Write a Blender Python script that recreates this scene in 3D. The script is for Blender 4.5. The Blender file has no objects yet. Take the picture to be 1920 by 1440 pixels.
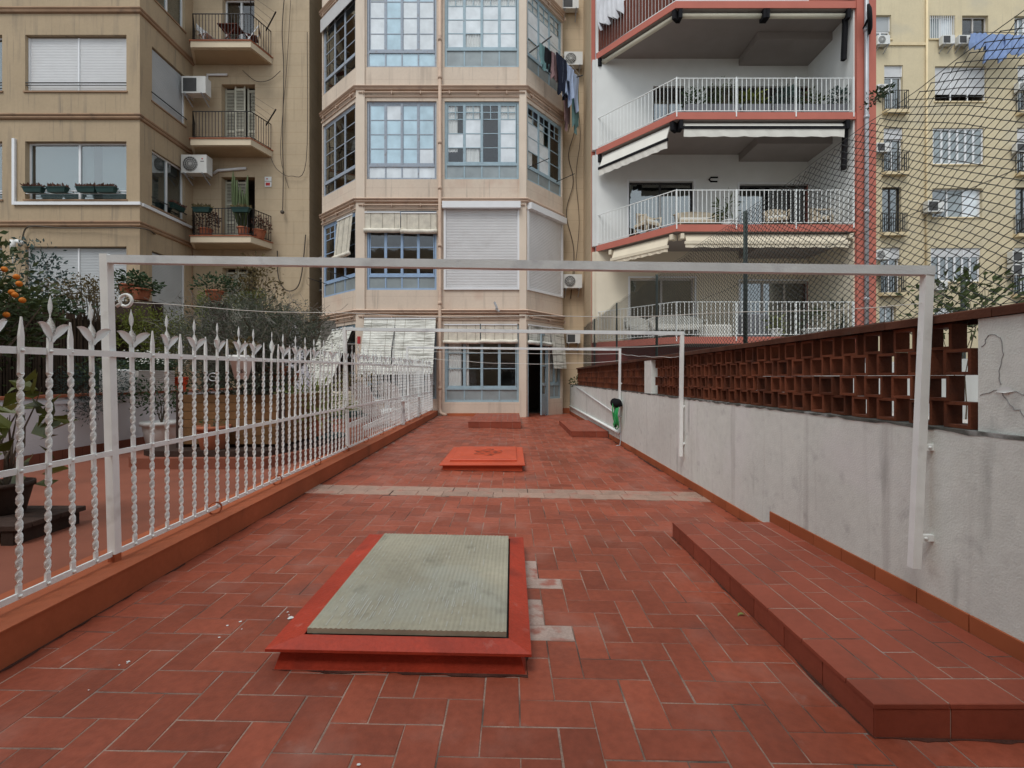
import bpy, math, random
from mathutils import Vector, Matrix
PI = math.pi
SC = bpy.context.scene
COL = SC.collection
rng = random.Random(7)

# ------------------------------------------------------------------ camera, sky, sun, exposure
FPX, CX, HY, CAMH = 870.0, 960.0, 708.0, 1.3      # focal length in pixels of the 1920 px photo, horizon row, eye height
cam = bpy.data.objects.new('camera', bpy.data.cameras.new('camera'))
COL.objects.link(cam)
cam.location = (0, 0, CAMH)
cam.rotation_euler = (PI/2, 0, 0)
cam.data.sensor_width = 36
cam.data.lens = FPX/1920*36
cam.data.shift_y = -(720-HY)/1920
cam.data.clip_start = 0.05
cam.data.clip_end = 500
SC.camera = cam

SUN_EL, SUN_AZ = math.radians(58), math.radians(205)
world = bpy.data.worlds.new('World'); SC.world = world
world.use_nodes = True
nt = world.node_tree; nt.nodes.clear()
wo = nt.nodes.new('ShaderNodeOutputWorld'); bg = nt.nodes.new('ShaderNodeBackground')
sky = nt.nodes.new('ShaderNodeTexSky'); sky.sky_type = 'NISHITA'; sky.sun_disc = False
sky.sun_elevation = SUN_EL; sky.sun_rotation = SUN_AZ
tc = nt.nodes.new('ShaderNodeTexCoord')
cn = nt.nodes.new('ShaderNodeTexNoise'); cn.inputs['Scale'].default_value = 2.6; cn.inputs['Detail'].default_value = 6
mp = nt.nodes.new('ShaderNodeMapping'); mp.inputs['Scale'].default_value = (1, 1, 2.2)
nt.links.new(tc.outputs['Generated'], mp.inputs['Vector']); nt.links.new(mp.outputs['Vector'], cn.inputs['Vector'])
cr = nt.nodes.new('ShaderNodeValToRGB')
cr.color_ramp.elements[0].position = .30; cr.color_ramp.elements[0].color = (.62, .62, .62, 1)
cr.color_ramp.elements[1].position = .62; cr.color_ramp.elements[1].color = (1, 1, 1, 1)
nt.links.new(cn.outputs['Fac'], cr.inputs['Fac'])
mx = nt.nodes.new('ShaderNodeMix'); mx.data_type = 'RGBA'
nt.links.new(cr.outputs['Color'], mx.inputs['Factor']); nt.links.new(sky.outputs['Color'], mx.inputs[6])
mx.inputs[7].default_value = (8.3, 9.0, 9.5, 1)          # cloud cover
nt.links.new(mx.outputs[2], bg.inputs['Color'])
bg.inputs['Strength'].default_value = .088
nt.links.new(bg.outputs[0], wo.inputs['Surface'])
sun = bpy.data.objects.new('sun', bpy.data.lights.new('sun', 'SUN')); COL.objects.link(sun)
sun.data.energy = 1.5; sun.data.angle = math.radians(25); sun.data.color = (1, .98, .95)
sd = Vector((math.sin(SUN_AZ)*math.cos(SUN_EL), math.cos(SUN_AZ)*math.cos(SUN_EL), math.sin(SUN_EL)))
sun.rotation_euler = sd.to_track_quat('Z', 'Y').to_euler()
SC.view_settings.view_transform = 'Standard'
SC.view_settings.look = 'None'
SC.view_settings.exposure = 0.36
SC.view_settings.gamma = 1.0
SC.view_settings.use_curve_mapping = False
SC.cycles.max_bounces = 6
SC.cycles.transparent_max_bounces = 12
SC.cycles.use_denoising = True

# ------------------------------------------------------------------ helpers
def X_(px, d): return (px-CX)/FPX*d
def Z_(py, d): return CAMH+(HY-py)/FPX*d
def at(px, py, d): return Vector((X_(px, d), d, Z_(py, d)))
def FZ(x): return -.02*x                          # the terrace floor falls slightly to the right
def lin(c): c /= 255; return c/12.92 if c <= .04045 else ((c+.055)/1.055)**2.4
def S(r, g, b, k=1.0): return (min(.9, lin(r)*k), min(.9, lin(g)*k), min(.9, lin(b)*k))

class Fr:
    """an upright plane: origin, horizontal direction U, outward normal N"""
    def __init__(s, a, b):
        s.a = Vector((a[0], a[1], 0)); d = Vector((b[0]-a[0], b[1]-a[1], 0)); s.L = d.length
        s.U = d.normalized(); s.N = Vector((s.U.y, -s.U.x, 0))
    def p(s, u, v, w=0): q = s.a+s.U*u+s.N*w; return Vector((q.x, q.y, v))

class MB:
    def __init__(s): s.v = []; s.f = []; s.sm = []; s.mi = []; s.m = 0
    def add(s, vs, fs, smooth=False):
        o = len(s.v); s.v += [tuple(v) for v in vs]
        for f in fs: s.f.append(tuple(i+o for i in f)); s.sm.append(smooth); s.mi.append(s.m)
        return s
    def hexa(s, p):  # 8 corners: bottom 4 (ccw), top 4
        return s.add(p, [(3,2,1,0),(4,5,6,7),(0,1,5,4),(1,2,6,5),(2,3,7,6),(3,0,4,7)])
    def box(s, x0, x1, y0, y1, z0, z1):
        return s.hexa([(x0,y0,z0),(x1,y0,z0),(x1,y1,z0),(x0,y1,z0),(x0,y0,z1),(x1,y0,z1),(x1,y1,z1),(x0,y1,z1)])
    def fbox(s, F, u0, u1, v0, v1, w0, w1):
        P = F.p
        return s.hexa([P(u0,v0,w1),P(u1,v0,w1),P(u1,v0,w0),P(u0,v0,w0),P(u0,v1,w1),P(u1,v1,w1),P(u1,v1,w0),P(u0,v1,w0)])
    def bbox(s, x0, x1, y0, y1, z0, z1, b):     # box with chamfered top and side edges
        r = [(x0,y0),(x1,y0),(x1,y1),(x0,y1)]; q = [(x0+b,y0+b),(x1-b,y0+b),(x1-b,y1-b),(x0+b,y1-b)]
        vs = [(*p, z0) for p in r]+[(*p, z1-b) for p in r]+[(*p, z1) for p in q]
        fs = [(8,9,10,11)]
        for i in range(4):
            j = (i+1) % 4; fs += [(i,j,4+j,4+i),(4+i,4+j,8+j,8+i)]
        return s.add(vs, fs)
    def bar(s, a, b, w, h=None):                # rectangular bar between two points
        a, b = Vector(a), Vector(b); h = h or w; d = (b-a).normalized()
        up = Vector((0,0,1)) if abs(d.z) < .95 else Vector((0,1,0))
        r = d.cross(up).normalized()*w/2; t = r.cross(d).normalized()*h/2
        return s.hexa([a-r-t, a+r-t, a+r+t, a-r+t, b-r-t, b+r-t, b+r+t, b-r+t])
    def tube(s, pts, r, n=6, closed=False, cap=True):
        pts = [Vector(p) for p in pts]; m = len(pts); vs = []; nrm = None
        rs = r if isinstance(r, (list, tuple)) else [r]*m
        for i, p in enumerate(pts):
            if closed: d = pts[(i+1) % m]-pts[i-1]
            else: d = pts[min(i+1, m-1)]-pts[max(i-1, 0)]
            d = d.normalized() if d.length > 1e-9 else Vector((0,0,1))
            if nrm is None: nrm = d.orthogonal().normalized()
            else:
                nrm = nrm-d*nrm.dot(d)
                nrm = nrm.normalized() if nrm.length > 1e-6 else d.orthogonal().normalized()
            bi = d.cross(nrm)
            for k in range(n):
                t = 2*PI*k/n; vs.append(p+(nrm*math.cos(t)+bi*math.sin(t))*rs[i])
        fs = []
        for i in range(m if closed else m-1):
            j = (i+1) % m
            for k in range(n):
                l = (k+1) % n; fs.append((i*n+k, i*n+l, j*n+l, j*n+k))
        if cap and not closed: fs += [tuple(range(n-1, -1, -1)), tuple((m-1)*n+k for k in range(n))]
        return s.add(vs, fs, n > 5)
    def lathe(s, c, prof, n=16, axis=None):     # profile of (radius, height) about a vertical axis
        vs = []
        for r, z in prof:
            for k in range(n):
                t = 2*PI*k/n; vs.append((c[0]+r*math.cos(t), c[1]+r*math.sin(t), c[2]+z))
        m = len(prof)
        fs = [(i*n+k, i*n+(k+1) % n, (i+1)*n+(k+1) % n, (i+1)*n+k) for i in range(m-1) for k in range(n)]
        fs += [tuple(range(n-1, -1, -1)), tuple((m-1)*n+k for k in range(n))]
        return s.add(vs, fs, True)
    def ball(s, c, r, n=8, m=5):
        rr = r if isinstance(r, tuple) else (r, r, r); vs = [(c[0],c[1],c[2]-rr[2])]; fs = []
        for i in range(1, m):
            a = -PI/2+PI*i/m
            for k in range(n):
                t = 2*PI*k/n; vs.append((c[0]+rr[0]*math.cos(a)*math.cos(t), c[1]+rr[1]*math.cos(a)*math.sin(t), c[2]+rr[2]*math.sin(a)))
        vs.append((c[0],c[1],c[2]+rr[2])); e = len(vs)-1
        for k in range(n):
            l = (k+1) % n; fs.append((0, 1+l, 1+k)); fs.append((e, 1+(m-2)*n+k, 1+(m-2)*n+l))
            for i in range(m-2): fs.append((1+i*n+k, 1+i*n+l, 1+(i+1)*n+l, 1+(i+1)*n+k))
        return s.add(vs, fs, True)
    def prism(s, poly, z0, z1):
        n = len(poly); vs = [(*p, z0) for p in poly]+[(*p, z1) for p in poly]
        fs = [tuple(range(n-1, -1, -1)), tuple(range(n, 2*n))]+[(i, (i+1) % n, n+(i+1) % n, n+i) for i in range(n)]
        return s.add(vs, fs)
    def disc(s, c, nrm, r, h, n=20):            # short cylinder along nrm
        c = Vector(c); nrm = Vector(nrm).normalized()
        return s.tube([c, c+nrm*h], r, n)
    def build(s, name, mat, parent=None, stuff=False):
        me = bpy.data.meshes.new(name)
        o = bpy.data.objects.new(name, me); COL.objects.link(o)
        off = Vector((0,0,0)); q = parent
        while q is not None: off = off+q.location; q = q.parent
        if off.length > 0: vs = [(v[0]-off.x, v[1]-off.y, v[2]-off.z) for v in s.v]
        else: vs = s.v
        me.from_pydata(vs, [], s.f)
        me.polygons.foreach_set('use_smooth', s.sm)
        for m in (mat if isinstance(mat, (list, tuple)) else [mat]): me.materials.append(m)
        if any(s.mi): me.polygons.foreach_set('material_index', s.mi)
        me.update()
        if parent is not None: o.parent = parent
        if stuff: o['kind'] = 'stuff'
        return o
    def top(s, name, mat, label, cat, loc=None, group=None):   # a thing that is one mesh, its origin at its base
        if loc is None:
            n = len(s.v); loc = (sum(v[0] for v in s.v)/n, sum(v[1] for v in s.v)/n, min(v[2] for v in s.v))
        l = Vector(loc); s.v = [(v[0]-l.x, v[1]-l.y, v[2]-l.z) for v in s.v]
        o = s.build(name, mat); o.location = l; return tag(o, label, cat, group)

def tag(o, label=None, cat=None, group=None, kind=None):
    if label: o['label'] = label
    if cat: o['category'] = cat
    if group: o['group'] = group
    if kind: o['kind'] = kind
    return o
def thing(name, label, cat, loc, group=None):
    o = bpy.data.objects.new(name, None); COL.objects.link(o); o.location = loc; o.empty_display_size = .1
    return tag(o, label, cat, group)
def inst(me, name, parent, loc=(0,0,0), rot=(0,0,0), scale=(1,1,1)):   # child sharing mesh data; loc in the parent's space
    o = bpy.data.objects.new(name, me); COL.objects.link(o); o.parent = parent
    o.location = loc; o.rotation_euler = rot; o.scale = scale
    return o

# ------------------------------------------------------------------ materials
def M(name, col, rough=.75, var=.14, scale=4.0, bump=0.0, bscale=60.0, spec=.16, metal=0.0, island=0.0, stain=None, streak=None, coat=0.0, trans=0.0, fine=0.0, joints=None, rvar=0.0):
    m = bpy.data.materials.new(name); m.use_nodes = True
    t = m.node_tree; N, L = t.nodes, t.links
    b = N['Principled BSDF']; b.inputs['Roughness'].default_value = rough; b.inputs['Metallic'].default_value = metal
    b.inputs['Specular IOR Level'].default_value = spec; b.inputs['Coat Weight'].default_value = coat
    g = N.new('ShaderNodeNewGeometry')
    def noise(sc, det=4, vec=None):
        n = N.new('ShaderNodeTexNoise'); n.inputs['Scale'].default_value = sc; n.inputs['Detail'].default_value = det
        L.new(vec or g.outputs['Position'], n.inputs['Vector']); return n.outputs['Fac']
    def rng_(v, a, b_, lo, hi):
        r = N.new('ShaderNodeMapRange'); r.inputs[1].default_value = a; r.inputs[2].default_value = b_; r.inputs[3].default_value = lo; r.inputs[4].default_value = hi
        L.new(v, r.inputs[0]); return r.outputs[0]
    def mul(a, b_):
        r = N.new('ShaderNodeMath'); r.operation = 'MULTIPLY'; L.new(a, r.inputs[0]); L.new(b_, r.inputs[1]); return r.outputs[0]
    fac = rng_(noise(scale), .28, .72, 1-var, 1+var)
    if fine: fac = mul(fac, rng_(noise(scale*14, 3), .25, .75, 1-fine, 1+fine))
    if island:
        oi = N.new('ShaderNodeObjectInfo')
        ad = N.new('ShaderNodeMath'); ad.operation = 'ADD'; L.new(g.outputs['Random Per Island'], ad.inputs[0]); L.new(oi.outputs['Random'], ad.inputs[1])
        fr = N.new('ShaderNodeMath'); fr.operation = 'FRACT'; L.new(ad.outputs[0], fr.inputs[0])
        fac = mul(fac, rng_(fr.outputs[0], 0, 1, 1-island, 1+island))
    vm = N.new('ShaderNodeVectorMath'); vm.operation = 'SCALE'; vm.inputs[0].default_value = col; L.new(fac, vm.inputs['Scale'])
    c = vm.outputs[0]
    def mixc(c, f, col2):
        k = N.new('ShaderNodeMix'); k.data_type = 'RGBA'; L.new(f, k.inputs[0]); L.new(c, k.inputs[6]); k.inputs[7].default_value = (*col2, 1); return k.outputs[2]
    if stain:                                   # blotches of another colour: (colour, scale, threshold, amount)
        for (sc_, ss, th, am) in (stain if isinstance(stain, list) else [stain]):
            c = mixc(c, rng_(noise(ss, 6), th, th+.14, 0, am), sc_)
    if streak:                                  # runs of dirt, drawn out vertically
        for (sc_, sx, sz, th, am) in (streak if isinstance(streak, list) else [streak]):
            mpn = N.new('ShaderNodeMapping'); mpn.inputs['Scale'].default_value = (sx, sx, sz); L.new(g.outputs['Position'], mpn.inputs['Vector'])
            c = mixc(c, rng_(noise(1.0, 5, mpn.outputs[0]), th, th+.16, 0, am), sc_)
    if joints:                                  # thin scored lines: (colour, course height)
        sx = N.new('ShaderNodeSeparateXYZ'); L.new(g.outputs['Position'], sx.inputs[0])
        md = N.new('ShaderNodeMath'); md.operation = 'PINGPONG'; md.inputs[1].default_value = joints[1]/2; L.new(sx.outputs[2], md.inputs[0])
        c = mixc(c, rng_(md.outputs[0], 0, .012, joints[2], 0), joints[0])
    L.new(c, b.inputs['Base Color'])
    if rvar: L.new(rng_(noise(scale*.9, 5), .3, .7, max(.05, rough-rvar), min(1, rough+rvar)), b.inputs['Roughness'])
    if bump:
        bn = N.new('ShaderNodeBump'); bn.inputs['Strength'].default_value = min(1, bump); bn.inputs['Distance'].default_value = .008
        L.new(noise(bscale, 6), bn.inputs['Height']); L.new(bn.outputs[0], b.inputs['Normal'])
    if trans:
        tr = N.new('ShaderNodeBsdfTranslucent'); L.new(c, tr.inputs['Color'])
        ms = N.new('ShaderNodeMixShader'); ms.inputs[0].default_value = trans
        L.new(b.outputs[0], ms.inputs[1]); L.new(tr.outputs[0], ms.inputs[2]); L.new(ms.outputs[0], N['Material Output'].inputs['Surface'])
    return m

def glass(name, tint=(.85, .9, .9), boost=1.6, base=.03, rough=.03):
    m = bpy.data.materials.new(name); m.use_nodes = True; N, L = m.node_tree.nodes, m.node_tree.links
    N.remove(N['Principled BSDF']); out = N['Material Output']
    t = N.new('ShaderNodeBsdfTransparent'); t.inputs['Color'].default_value = (*tint, 1)
    gl = N.new('ShaderNodeBsdfGlossy'); gl.inputs['Roughness'].default_value = rough
    g = N.new('ShaderNodeNewGeometry'); n = N.new('ShaderNodeTexNoise'); n.inputs['Scale'].default_value = 2.2; L.new(g.outputs['Position'], n.inputs['Vector'])
    bp = N.new('ShaderNodeBump'); bp.inputs['Strength'].default_value = .05; bp.inputs['Distance'].default_value = .05; L.new(n.outputs['Fac'], bp.inputs['Height']); L.new(bp.outputs[0], gl.inputs['Normal'])
    lw = N.new('ShaderNodeLayerWeight'); fr = N.new('ShaderNodeMath'); fr.operation = 'POWER'; fr.inputs[1].default_value = 4.0; L.new(lw.outputs['Facing'], fr.inputs[0])
    ma = N.new('ShaderNodeMath'); ma.operation = 'MULTIPLY_ADD'; ma.inputs[1].default_value = .7; ma.inputs[2].default_value = base+boost*.045; ma.use_clamp = True
    L.new(fr.outputs[0], ma.inputs[0])
    ms = N.new('ShaderNodeMixShader'); L.new(ma.outputs[0], ms.inputs[0]); L.new(t.outputs[0], ms.inputs[1]); L.new(gl.outputs[0], ms.inputs[2])
    L.new(ms.outputs[0], out.inputs['Surface'])
    return m

m_tile = M('clay_tile', (.275, .068, .037), .46, .16, 2.2, .15, 90, .26, island=.19, fine=.14, rvar=.16, stain=[((.36,.17,.13), 2.3, .54, .35), ((.42,.28,.24), 9, .66, .3), ((.12,.05,.04), 1.3, .58, .5)])
m_tile_worn = M('worn_pale_tile', (.45, .34, .29), .8, .15, 6, .3, 70, island=.1, fine=.15, stain=((.33,.10,.07), 9, .50, .8))
m_tile_strip = M('pale_strip_tile', (.34, .225, .175), .8, .15, 5, .25, 70, island=.1, fine=.12, stain=[((.34,.12,.09), 5, .54, .6), ((.12,.09,.08), 1.7, .63, .5)])
m_step = M('step_tile', (.27, .066, .038), .52, .14, 2.2, .10, 80, .28, island=.12, fine=.08, stain=((.07,.04,.03), 2.3, .62, .5))
m_skirt = M('skirting_tile', (.36, .105, .045), .6, .12, 3, .1, 60, island=.1, stain=((.10,.05,.03), 4, .62, .5))
m_mortar = M('mortar', (.31, .21, .165), .9, .3, 9, .4, 120, fine=.25, stain=[((.07,.05,.042), 2.6, .47, .9), ((.42,.33,.29), 3.3, .57, .8)])
m_contact = M('contact_shade_tone', (.075, .032, .024), .85, .4, 9, .3, 80, fine=.3)  # dark tone of the ribbons that paint contact shade at floor joins
m_plinth = M('orange_floor_paint', (.35, .098, .044), .6, .14, 2, .25, 30, fine=.06, stain=((.14,.055,.03), 2.1, .60, .6), streak=((.16,.06,.035), 9, 1.5, .62, .5))
m_garden_floor = M('red_floor_paint', (.215, .075, .047), .65, .16, 1.5, .15, 40, stain=((.14,.06,.04), 1.8, .58, .5))
m_redpaint = M('red_roofing_paint', (.40, .046, .022), .5, .16, 4, .35, 60, .3, fine=.12, rvar=.12, stain=[((.18,.03,.02), 3.5, .58, .6), ((.50,.22,.18), 13, .66, .5)])
m_hatch = M('orange_red_paint', (.52, .075, .028), .5, .12, 3, .25, 60, .4, stain=((.30,.05,.02), 3, .62, .5))
m_soot = M('soot_mark', (.15, .045, .03), .8, .3, 12, .3, 60, stain=((.50,.075,.028), 14, .40, .92))
m_wallw = M('whitewashed_plaster', (.685, .71, .665), .85, .06, 1.3, .35, 110, fine=.06, stain=[((.40,.40,.39), 8, .60, .45), ((.77,.77,.76), 1.1, .55, .6)], streak=[((.40,.39,.37), 9, .40, .58, .5), ((.30,.21,.14), 21, .6, .66, .35), ((.16,.17,.16), 5, .9, .62, .6)])
m_wallgrime = M('mossy_grime', (.10, .10, .09), .95, .4, 14, .6, 70, stain=((.45,.45,.44), 7, .56, .7))
m_crack = M('hairline_crack', (.27, .27, .27), .9)
m_white = M('white_gloss_paint', (.79, .815, .80), .4, .05, 8, .12, 140, .5, stain=[((.50,.49,.46), 7, .60, .5), ((.25,.13,.08), 23, .70, .7)])
m_beam = M('weathered_white_steel', (.66, .70, .71), .5, .12, 5, .2, 90, .45, stain=[((.40,.42,.45), 6, .56, .6), ((.28,.18,.12), 14, .68, .6)])
m_brick = M('fired_clay', (.135, .042, .020), .8, .2, 7, .3, 90, .2, island=.30, fine=.15, stain=((.045,.02,.015), 5, .55, .6))
m_coping = M('clay_coping', (.09, .036, .022), .8, .25, 6, .3, 70, island=.25, stain=((.06,.05,.04), 4, .55, .6))
m_tan = M('tan_render', S(168,149,123), .85, .07, .8, .25, 40, fine=.04, streak=[((.19,.16,.125), 3.5, .35, .57, .5), ((.15,.13,.11), 13, .55, .58, .5)], stain=((.26,.20,.14), .9, .6, .35))
m_tan2 = M('tan_render_scored', S(180,162,136), .85, .06, .8, .2, 40, fine=.03, joints=(S(150,128,98), .42, .55), streak=[((.24,.19,.13), 3, .3, .60, .4), ((.20,.165,.12), 11, .5, .62, .4)], stain=((.27,.215,.15), .8, .56, .4))
m_tanband = M('tan_moulding', S(150,122,98), .8, .12, 2, .2, 50, stain=((.12,.09,.07), 3, .58, .5))
m_pale = M('balcony_cream', S(205,190,165), .8, .08, 2, .1, 50, stain=((.30,.25,.19), 2, .6, .4))
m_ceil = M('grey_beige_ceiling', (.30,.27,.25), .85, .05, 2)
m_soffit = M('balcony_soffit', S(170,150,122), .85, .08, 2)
m_bay = M('rosy_render', S(207,191,174), .85, .06, .9, .3, 45, fine=.04, joints=(S(170,146,130), .40, .45), streak=[((.33,.27,.22), 4, .4, .57, .5), ((.25,.215,.185), 12, .6, .60, .45)], stain=((.50,.34,.26), 1.1, .58, .45))
m_baypil = M('rosy_pilaster', S(211,196,179), .85, .06, 1.2, .3, 45, streak=((.36,.29,.25), 5, .5, .62, .4))
m_baymould = M('rosy_moulding', S(192,168,149), .75, .08, 2, .15, 50, stain=((.28,.20,.17), 3, .58, .5))
m_baydull = M('dull_beige_render', S(196,176,148), .85, .08, 1, .3, 45, joints=(S(158,140,116), .40, .5), streak=((.25,.20,.16), 4, .4, .6, .5))
m_pink = M('salmon_paint', S(184,110,96), .7, .06, 2, .15, 50, stain=((.38,.13,.10), 2, .6, .4))
m_maroon = M('maroon_paint', S(120,52,46), .75, .08, 2)
m_pwhite = M('white_render', (.69,.70,.68), .85, .04, 2, .15, 60)
m_pgrey = M('grey_stone_paint', (.50,.47,.44), .85, .05, 2, .1, 60)  # even warm grey for frames, screens, trough and adjoining terrace
m_pcream = M('cream_render', (.70,.63,.50), .85, .05, 2, .15, 60)
m_yellow = M('yellow_render', S(203,189,158), .85, .05, 1.2, .3, 40, fine=.04, streak=[((.48,.41,.28), 3, .3, .58, .45), ((.36,.31,.22), 11, .5, .63, .4)], stain=((.46,.42,.33), .7, .57, .5))
m_yband = M('yellow_sill', S(214,196,160), .8, .08, 2)
m_blue = M('blue_grey_paint', S(148,170,180), .5, .10, 5, .2, 70, .4, fine=.08, stain=((.24,.24,.25), 8, .61, .6))
m_blue2 = M('brighter_blue_paint', S(142,166,194), .5, .08, 5, .2, 70, .4, stain=((.30,.33,.38), 8, .63, .5))
m_bluedk = M('peeling_blue_paint', S(150,160,172), .6, .14, 7, .4, 60, .35, fine=.1, stain=((.22,.20,.19), 7, .55, .7))
m_glass = glass('window_glass', (.95,.96,.96), 1.3, .02)
m_glassr = glass('reflective_window_glass', (.7,.78,.8), 3.0, .10)
m_skypale = M('sky_tone_pale_glass', (.66,.71,.74), .12, .15, 2.6, .10, 3, .8, coat=1.0)  # pale mottled base colour stands in for sky and cloud reflections
m_skyblue = M('sky_tone_blue_glass', (.44,.61,.70), .12, .17, 2.6, .10, 3, .8, coat=1.0)  # bluer pane, cloud reflections likewise mottled into its base colour
m_greyglass = M('dusty_grey_glass', (.26,.30,.31), .25, .15, 2.5, .05, 3, .6, coat=.4)
m_greenglass = M('wired_ribbed_glass', (.35,.325,.245), .42, .22, 1.8, 0, 3, .4, fine=.10, stain=[((.36,.36,.30), 2.6, .52, .7), ((.11,.11,.08), 5, .60, .5)])
m_lime = M('dried_lime', (.50,.50,.46), .8)
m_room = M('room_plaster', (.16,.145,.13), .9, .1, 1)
m_curtain = M('lace_curtain', (.90,.90,.88), .9, .06, 3, trans=.12)
m_shut = M('white_roller_slats', (.66,.66,.66), .55, .05, 1.2, 0, 60, .35, stain=((.50,.49,.48), 1.1, .58, .5))
m_shutg = M('grey_roller_slats', (.44,.46,.47), .55, .06, 1.2, .0, 60, .35)
m_straw = M('straw_blind', S(214,208,194), .85, .14, 6, .3, 60, fine=.14)
m_strawold = M('peeling_white_slats', S(214,214,206), .85, .12, 5, .4, 60, fine=.2, streak=((.20,.19,.16), 1.6, 15, .50, .8))
m_alu = M('white_aluminium', (.72,.73,.74), .4, .03, 3, 0, 60, .5)
m_black = M('black_iron', (.022,.02,.02), .5, .2, 5, 0, 60, .4)
m_dark = M('black_fabric', (.012,.012,.014), .9, .2, 5)
m_navy = M('navy_cloth', (.018,.022,.04), .9, .2, 8)
m_ltblue = M('light_blue_cloth', (.42,.52,.72), .9, .08, 8)
m_bluecl = M('mid_blue_cloth', (.24,.33,.55), .9, .08, 8)
m_whitecl = M('white_cloth', (.80,.81,.84), .9, .04, 6, trans=.2)
m_teal = M('grey_teal_cloth', (.14,.25,.25), .9, .12, 8)
m_mauve = M('mauve_cloth', (.30,.19,.19), .9, .12, 8)
m_ac = M('ivory_plastic', (.66,.66,.63), .5, .05, 4, 0, 60, .4, stain=((.45,.43,.39), 3, .62, .5))
m_fan = M('dark_grille', (.07,.07,.07), .6, .1, 5)
m_metal = M('galvanised_pipe', (.40,.41,.43), .45, .1, 4, 0, 60, .5, metal=.3)
m_cable = M('cable', (.09,.075,.06), .7)
m_wood = M('oiled_planks', (.16,.085,.038), .7, .25, 5, .3, 60, island=.2, fine=.15)
m_wooddk = M('dark_wood', (.045,.028,.022), .7, .3, 6, .3, 60, island=.3)
m_terra = M('terracotta_pot', (.34,.12,.065), .8, .12, 5, .1, 60)
m_pot = M('white_glazed_pot', (.74,.74,.72), .4, .05, 5)
m_redpot = M('red_plastic_pot', (.62,.07,.025), .45, .06, 5)
m_gpot = M('dark_green_plastic', (.02,.05,.045), .5, .1, 5)
m_gypl = M('grey_planter', (.19,.195,.21), .7, .08, 4)
m_soil = M('potting_soil', (.03,.02,.015), .95, .3, 20, .4, 80)
m_bark = M('bark', (.10,.08,.06), .9, .3, 12, .5, 40)
m_twig = M('grey_twigs', (.20,.19,.17), .9, .2, 12)
m_hose = M('green_hose', (.02,.34,.09), .4, .1, 5, 0, 60, .5)
m_cord = M('washing_line', (.70,.70,.66), .7, .05, 5)
m_net = M('dark_wire', (.026,.03,.028), .5, .2, 5, 0, 60, .4)
m_postg = M('dark_green_steel', (.028,.042,.036), .5, .1, 5, 0, 60, .4)
m_wicker = M('pale_wicker', (.52,.44,.33), .8, .15, 10, .4, 90, fine=.15)
m_cushion = M('pale_cushion', (.66,.64,.58), .9, .05, 5)
m_rust = M('rust_red_wood', (.12,.035,.022), .6, .15, 6)
m_fruit = M('orange_peel', (.55,.17,.02), .5, .12, 20, .2, 200)
m_reed = M('brown_reed', (.055,.036,.024), .9, .3, 8, .4, 60, island=.3)
m_cactus = M('cactus_skin', (.075,.10,.045), .7, .15, 8)
m_bin = M('blue_plastic', (.03,.10,.24), .5, .08, 4)
m_print = M('floral_print_cloth', (.68,.67,.70), .9, .05, 4, stain=((.12,.11,.16), 22, .55, .9))
m_sign = M('red_sign_paint', (.45,.05,.05), .6, .06, 5)
def L_(name, col, island=.35, trans=.25, rough=.6): return M(name, col, rough, .25, 1.6, 0, 60, .3, island=island, trans=trans)
m_lf_dark = L_('dark_leaf', (.030,.055,.022)); m_lf_mid = L_('mid_leaf', (.058,.080,.028)); m_lf_yel = L_('yellow_green_leaf', (.125,.145,.022))
m_lf_grey = L_('grey_olive_leaf', (.105,.118,.085), .4); m_lf_blue = L_('blue_green_leaf', (.060,.095,.085)); m_lf_rus = L_('bronze_leaf', (.125,.095,.040))
m_lf_big = L_('glossy_big_leaf', (.075,.085,.018), .4, .2, .35); m_lf_red = L_('reddish_leaf', (.10,.045,.030)); m_lf_lime = L_('lime_leaf', (.20,.23,.065)); m_lf_white = L_('white_petal', (.72,.72,.66), .1)
# ================================================================== the terrace
ZB = 15.4                                          # distance of the bay front
WX = 2.17                                          # inner face of the right-hand wall
def kerb_x(y): return -2.15-.02*y                  # front face of the plinth
def fence_x(y): return -2.3-.02*y

g = MB(); g.box(-60, 60, -30, 60, -.45, -.30); tag(g.build('ground', m_soil), kind='structure')
tag((lambda b: b.hexa([(-2.6, -3, FZ(-2.6)-.2), (2.6, -3, FZ(2.6)-.2), (2.6, 17.5, FZ(2.6)-.2), (-2.9, 17.5, FZ(-2.9)-.2),
    (-2.6, -3, FZ(-2.6)-.0022), (2.6, -3, FZ(2.6)-.0022), (2.6, 17.5, FZ(2.6)-.0022), (-2.9, 17.5, FZ(-2.9)-.0022)]).build('terrace_floor', m_mortar))(MB()), kind='structure')
floor = bpy.data.objects['terrace_floor']
TW = .1425; GAP = .0052
def tile_mesh(l, w, h=.02, b=.0022, mat=None):
    mb = MB(); mb.bbox(-l/2, l/2, -w/2, w/2, -h, 0, b)
    me = bpy.data.meshes.new('tile'); me.from_pydata(mb.v, [], mb.f); me.materials.append(mat); return me
tm = tile_mesh(2*TW-GAP, TW-GAP, mat=m_tile); tmw = tile_mesh(2*TW-GAP, TW-GAP, mat=m_tile_worn)
foot = [(-1.0, .02, 2.1, 3.35), (-.95, .1, 6.5, 7.8), (1.45, 2.4, 1.78, 3.75), (-1.05, .18, 12, 14.5), (1.5, 2.4, 10.6, 13.1)]
STRIP = (5.03, 5.43)
cells = []
for i in range(-17, 17):
    for j in range(-8, 122):
        k = (i-j) % 4
        if k == 0: cells.append(((i+1)*TW, (j+.5)*TW, 0))
        elif k == 3: cells.append(((i+.5)*TW, (j+1)*TW, 1))
cells = [(x+.03, y+.02, r) for x, y, r in cells if kerb_x(y)-.12 < x+.03 < WX+.1 and -1 < y < 17.1]
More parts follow.
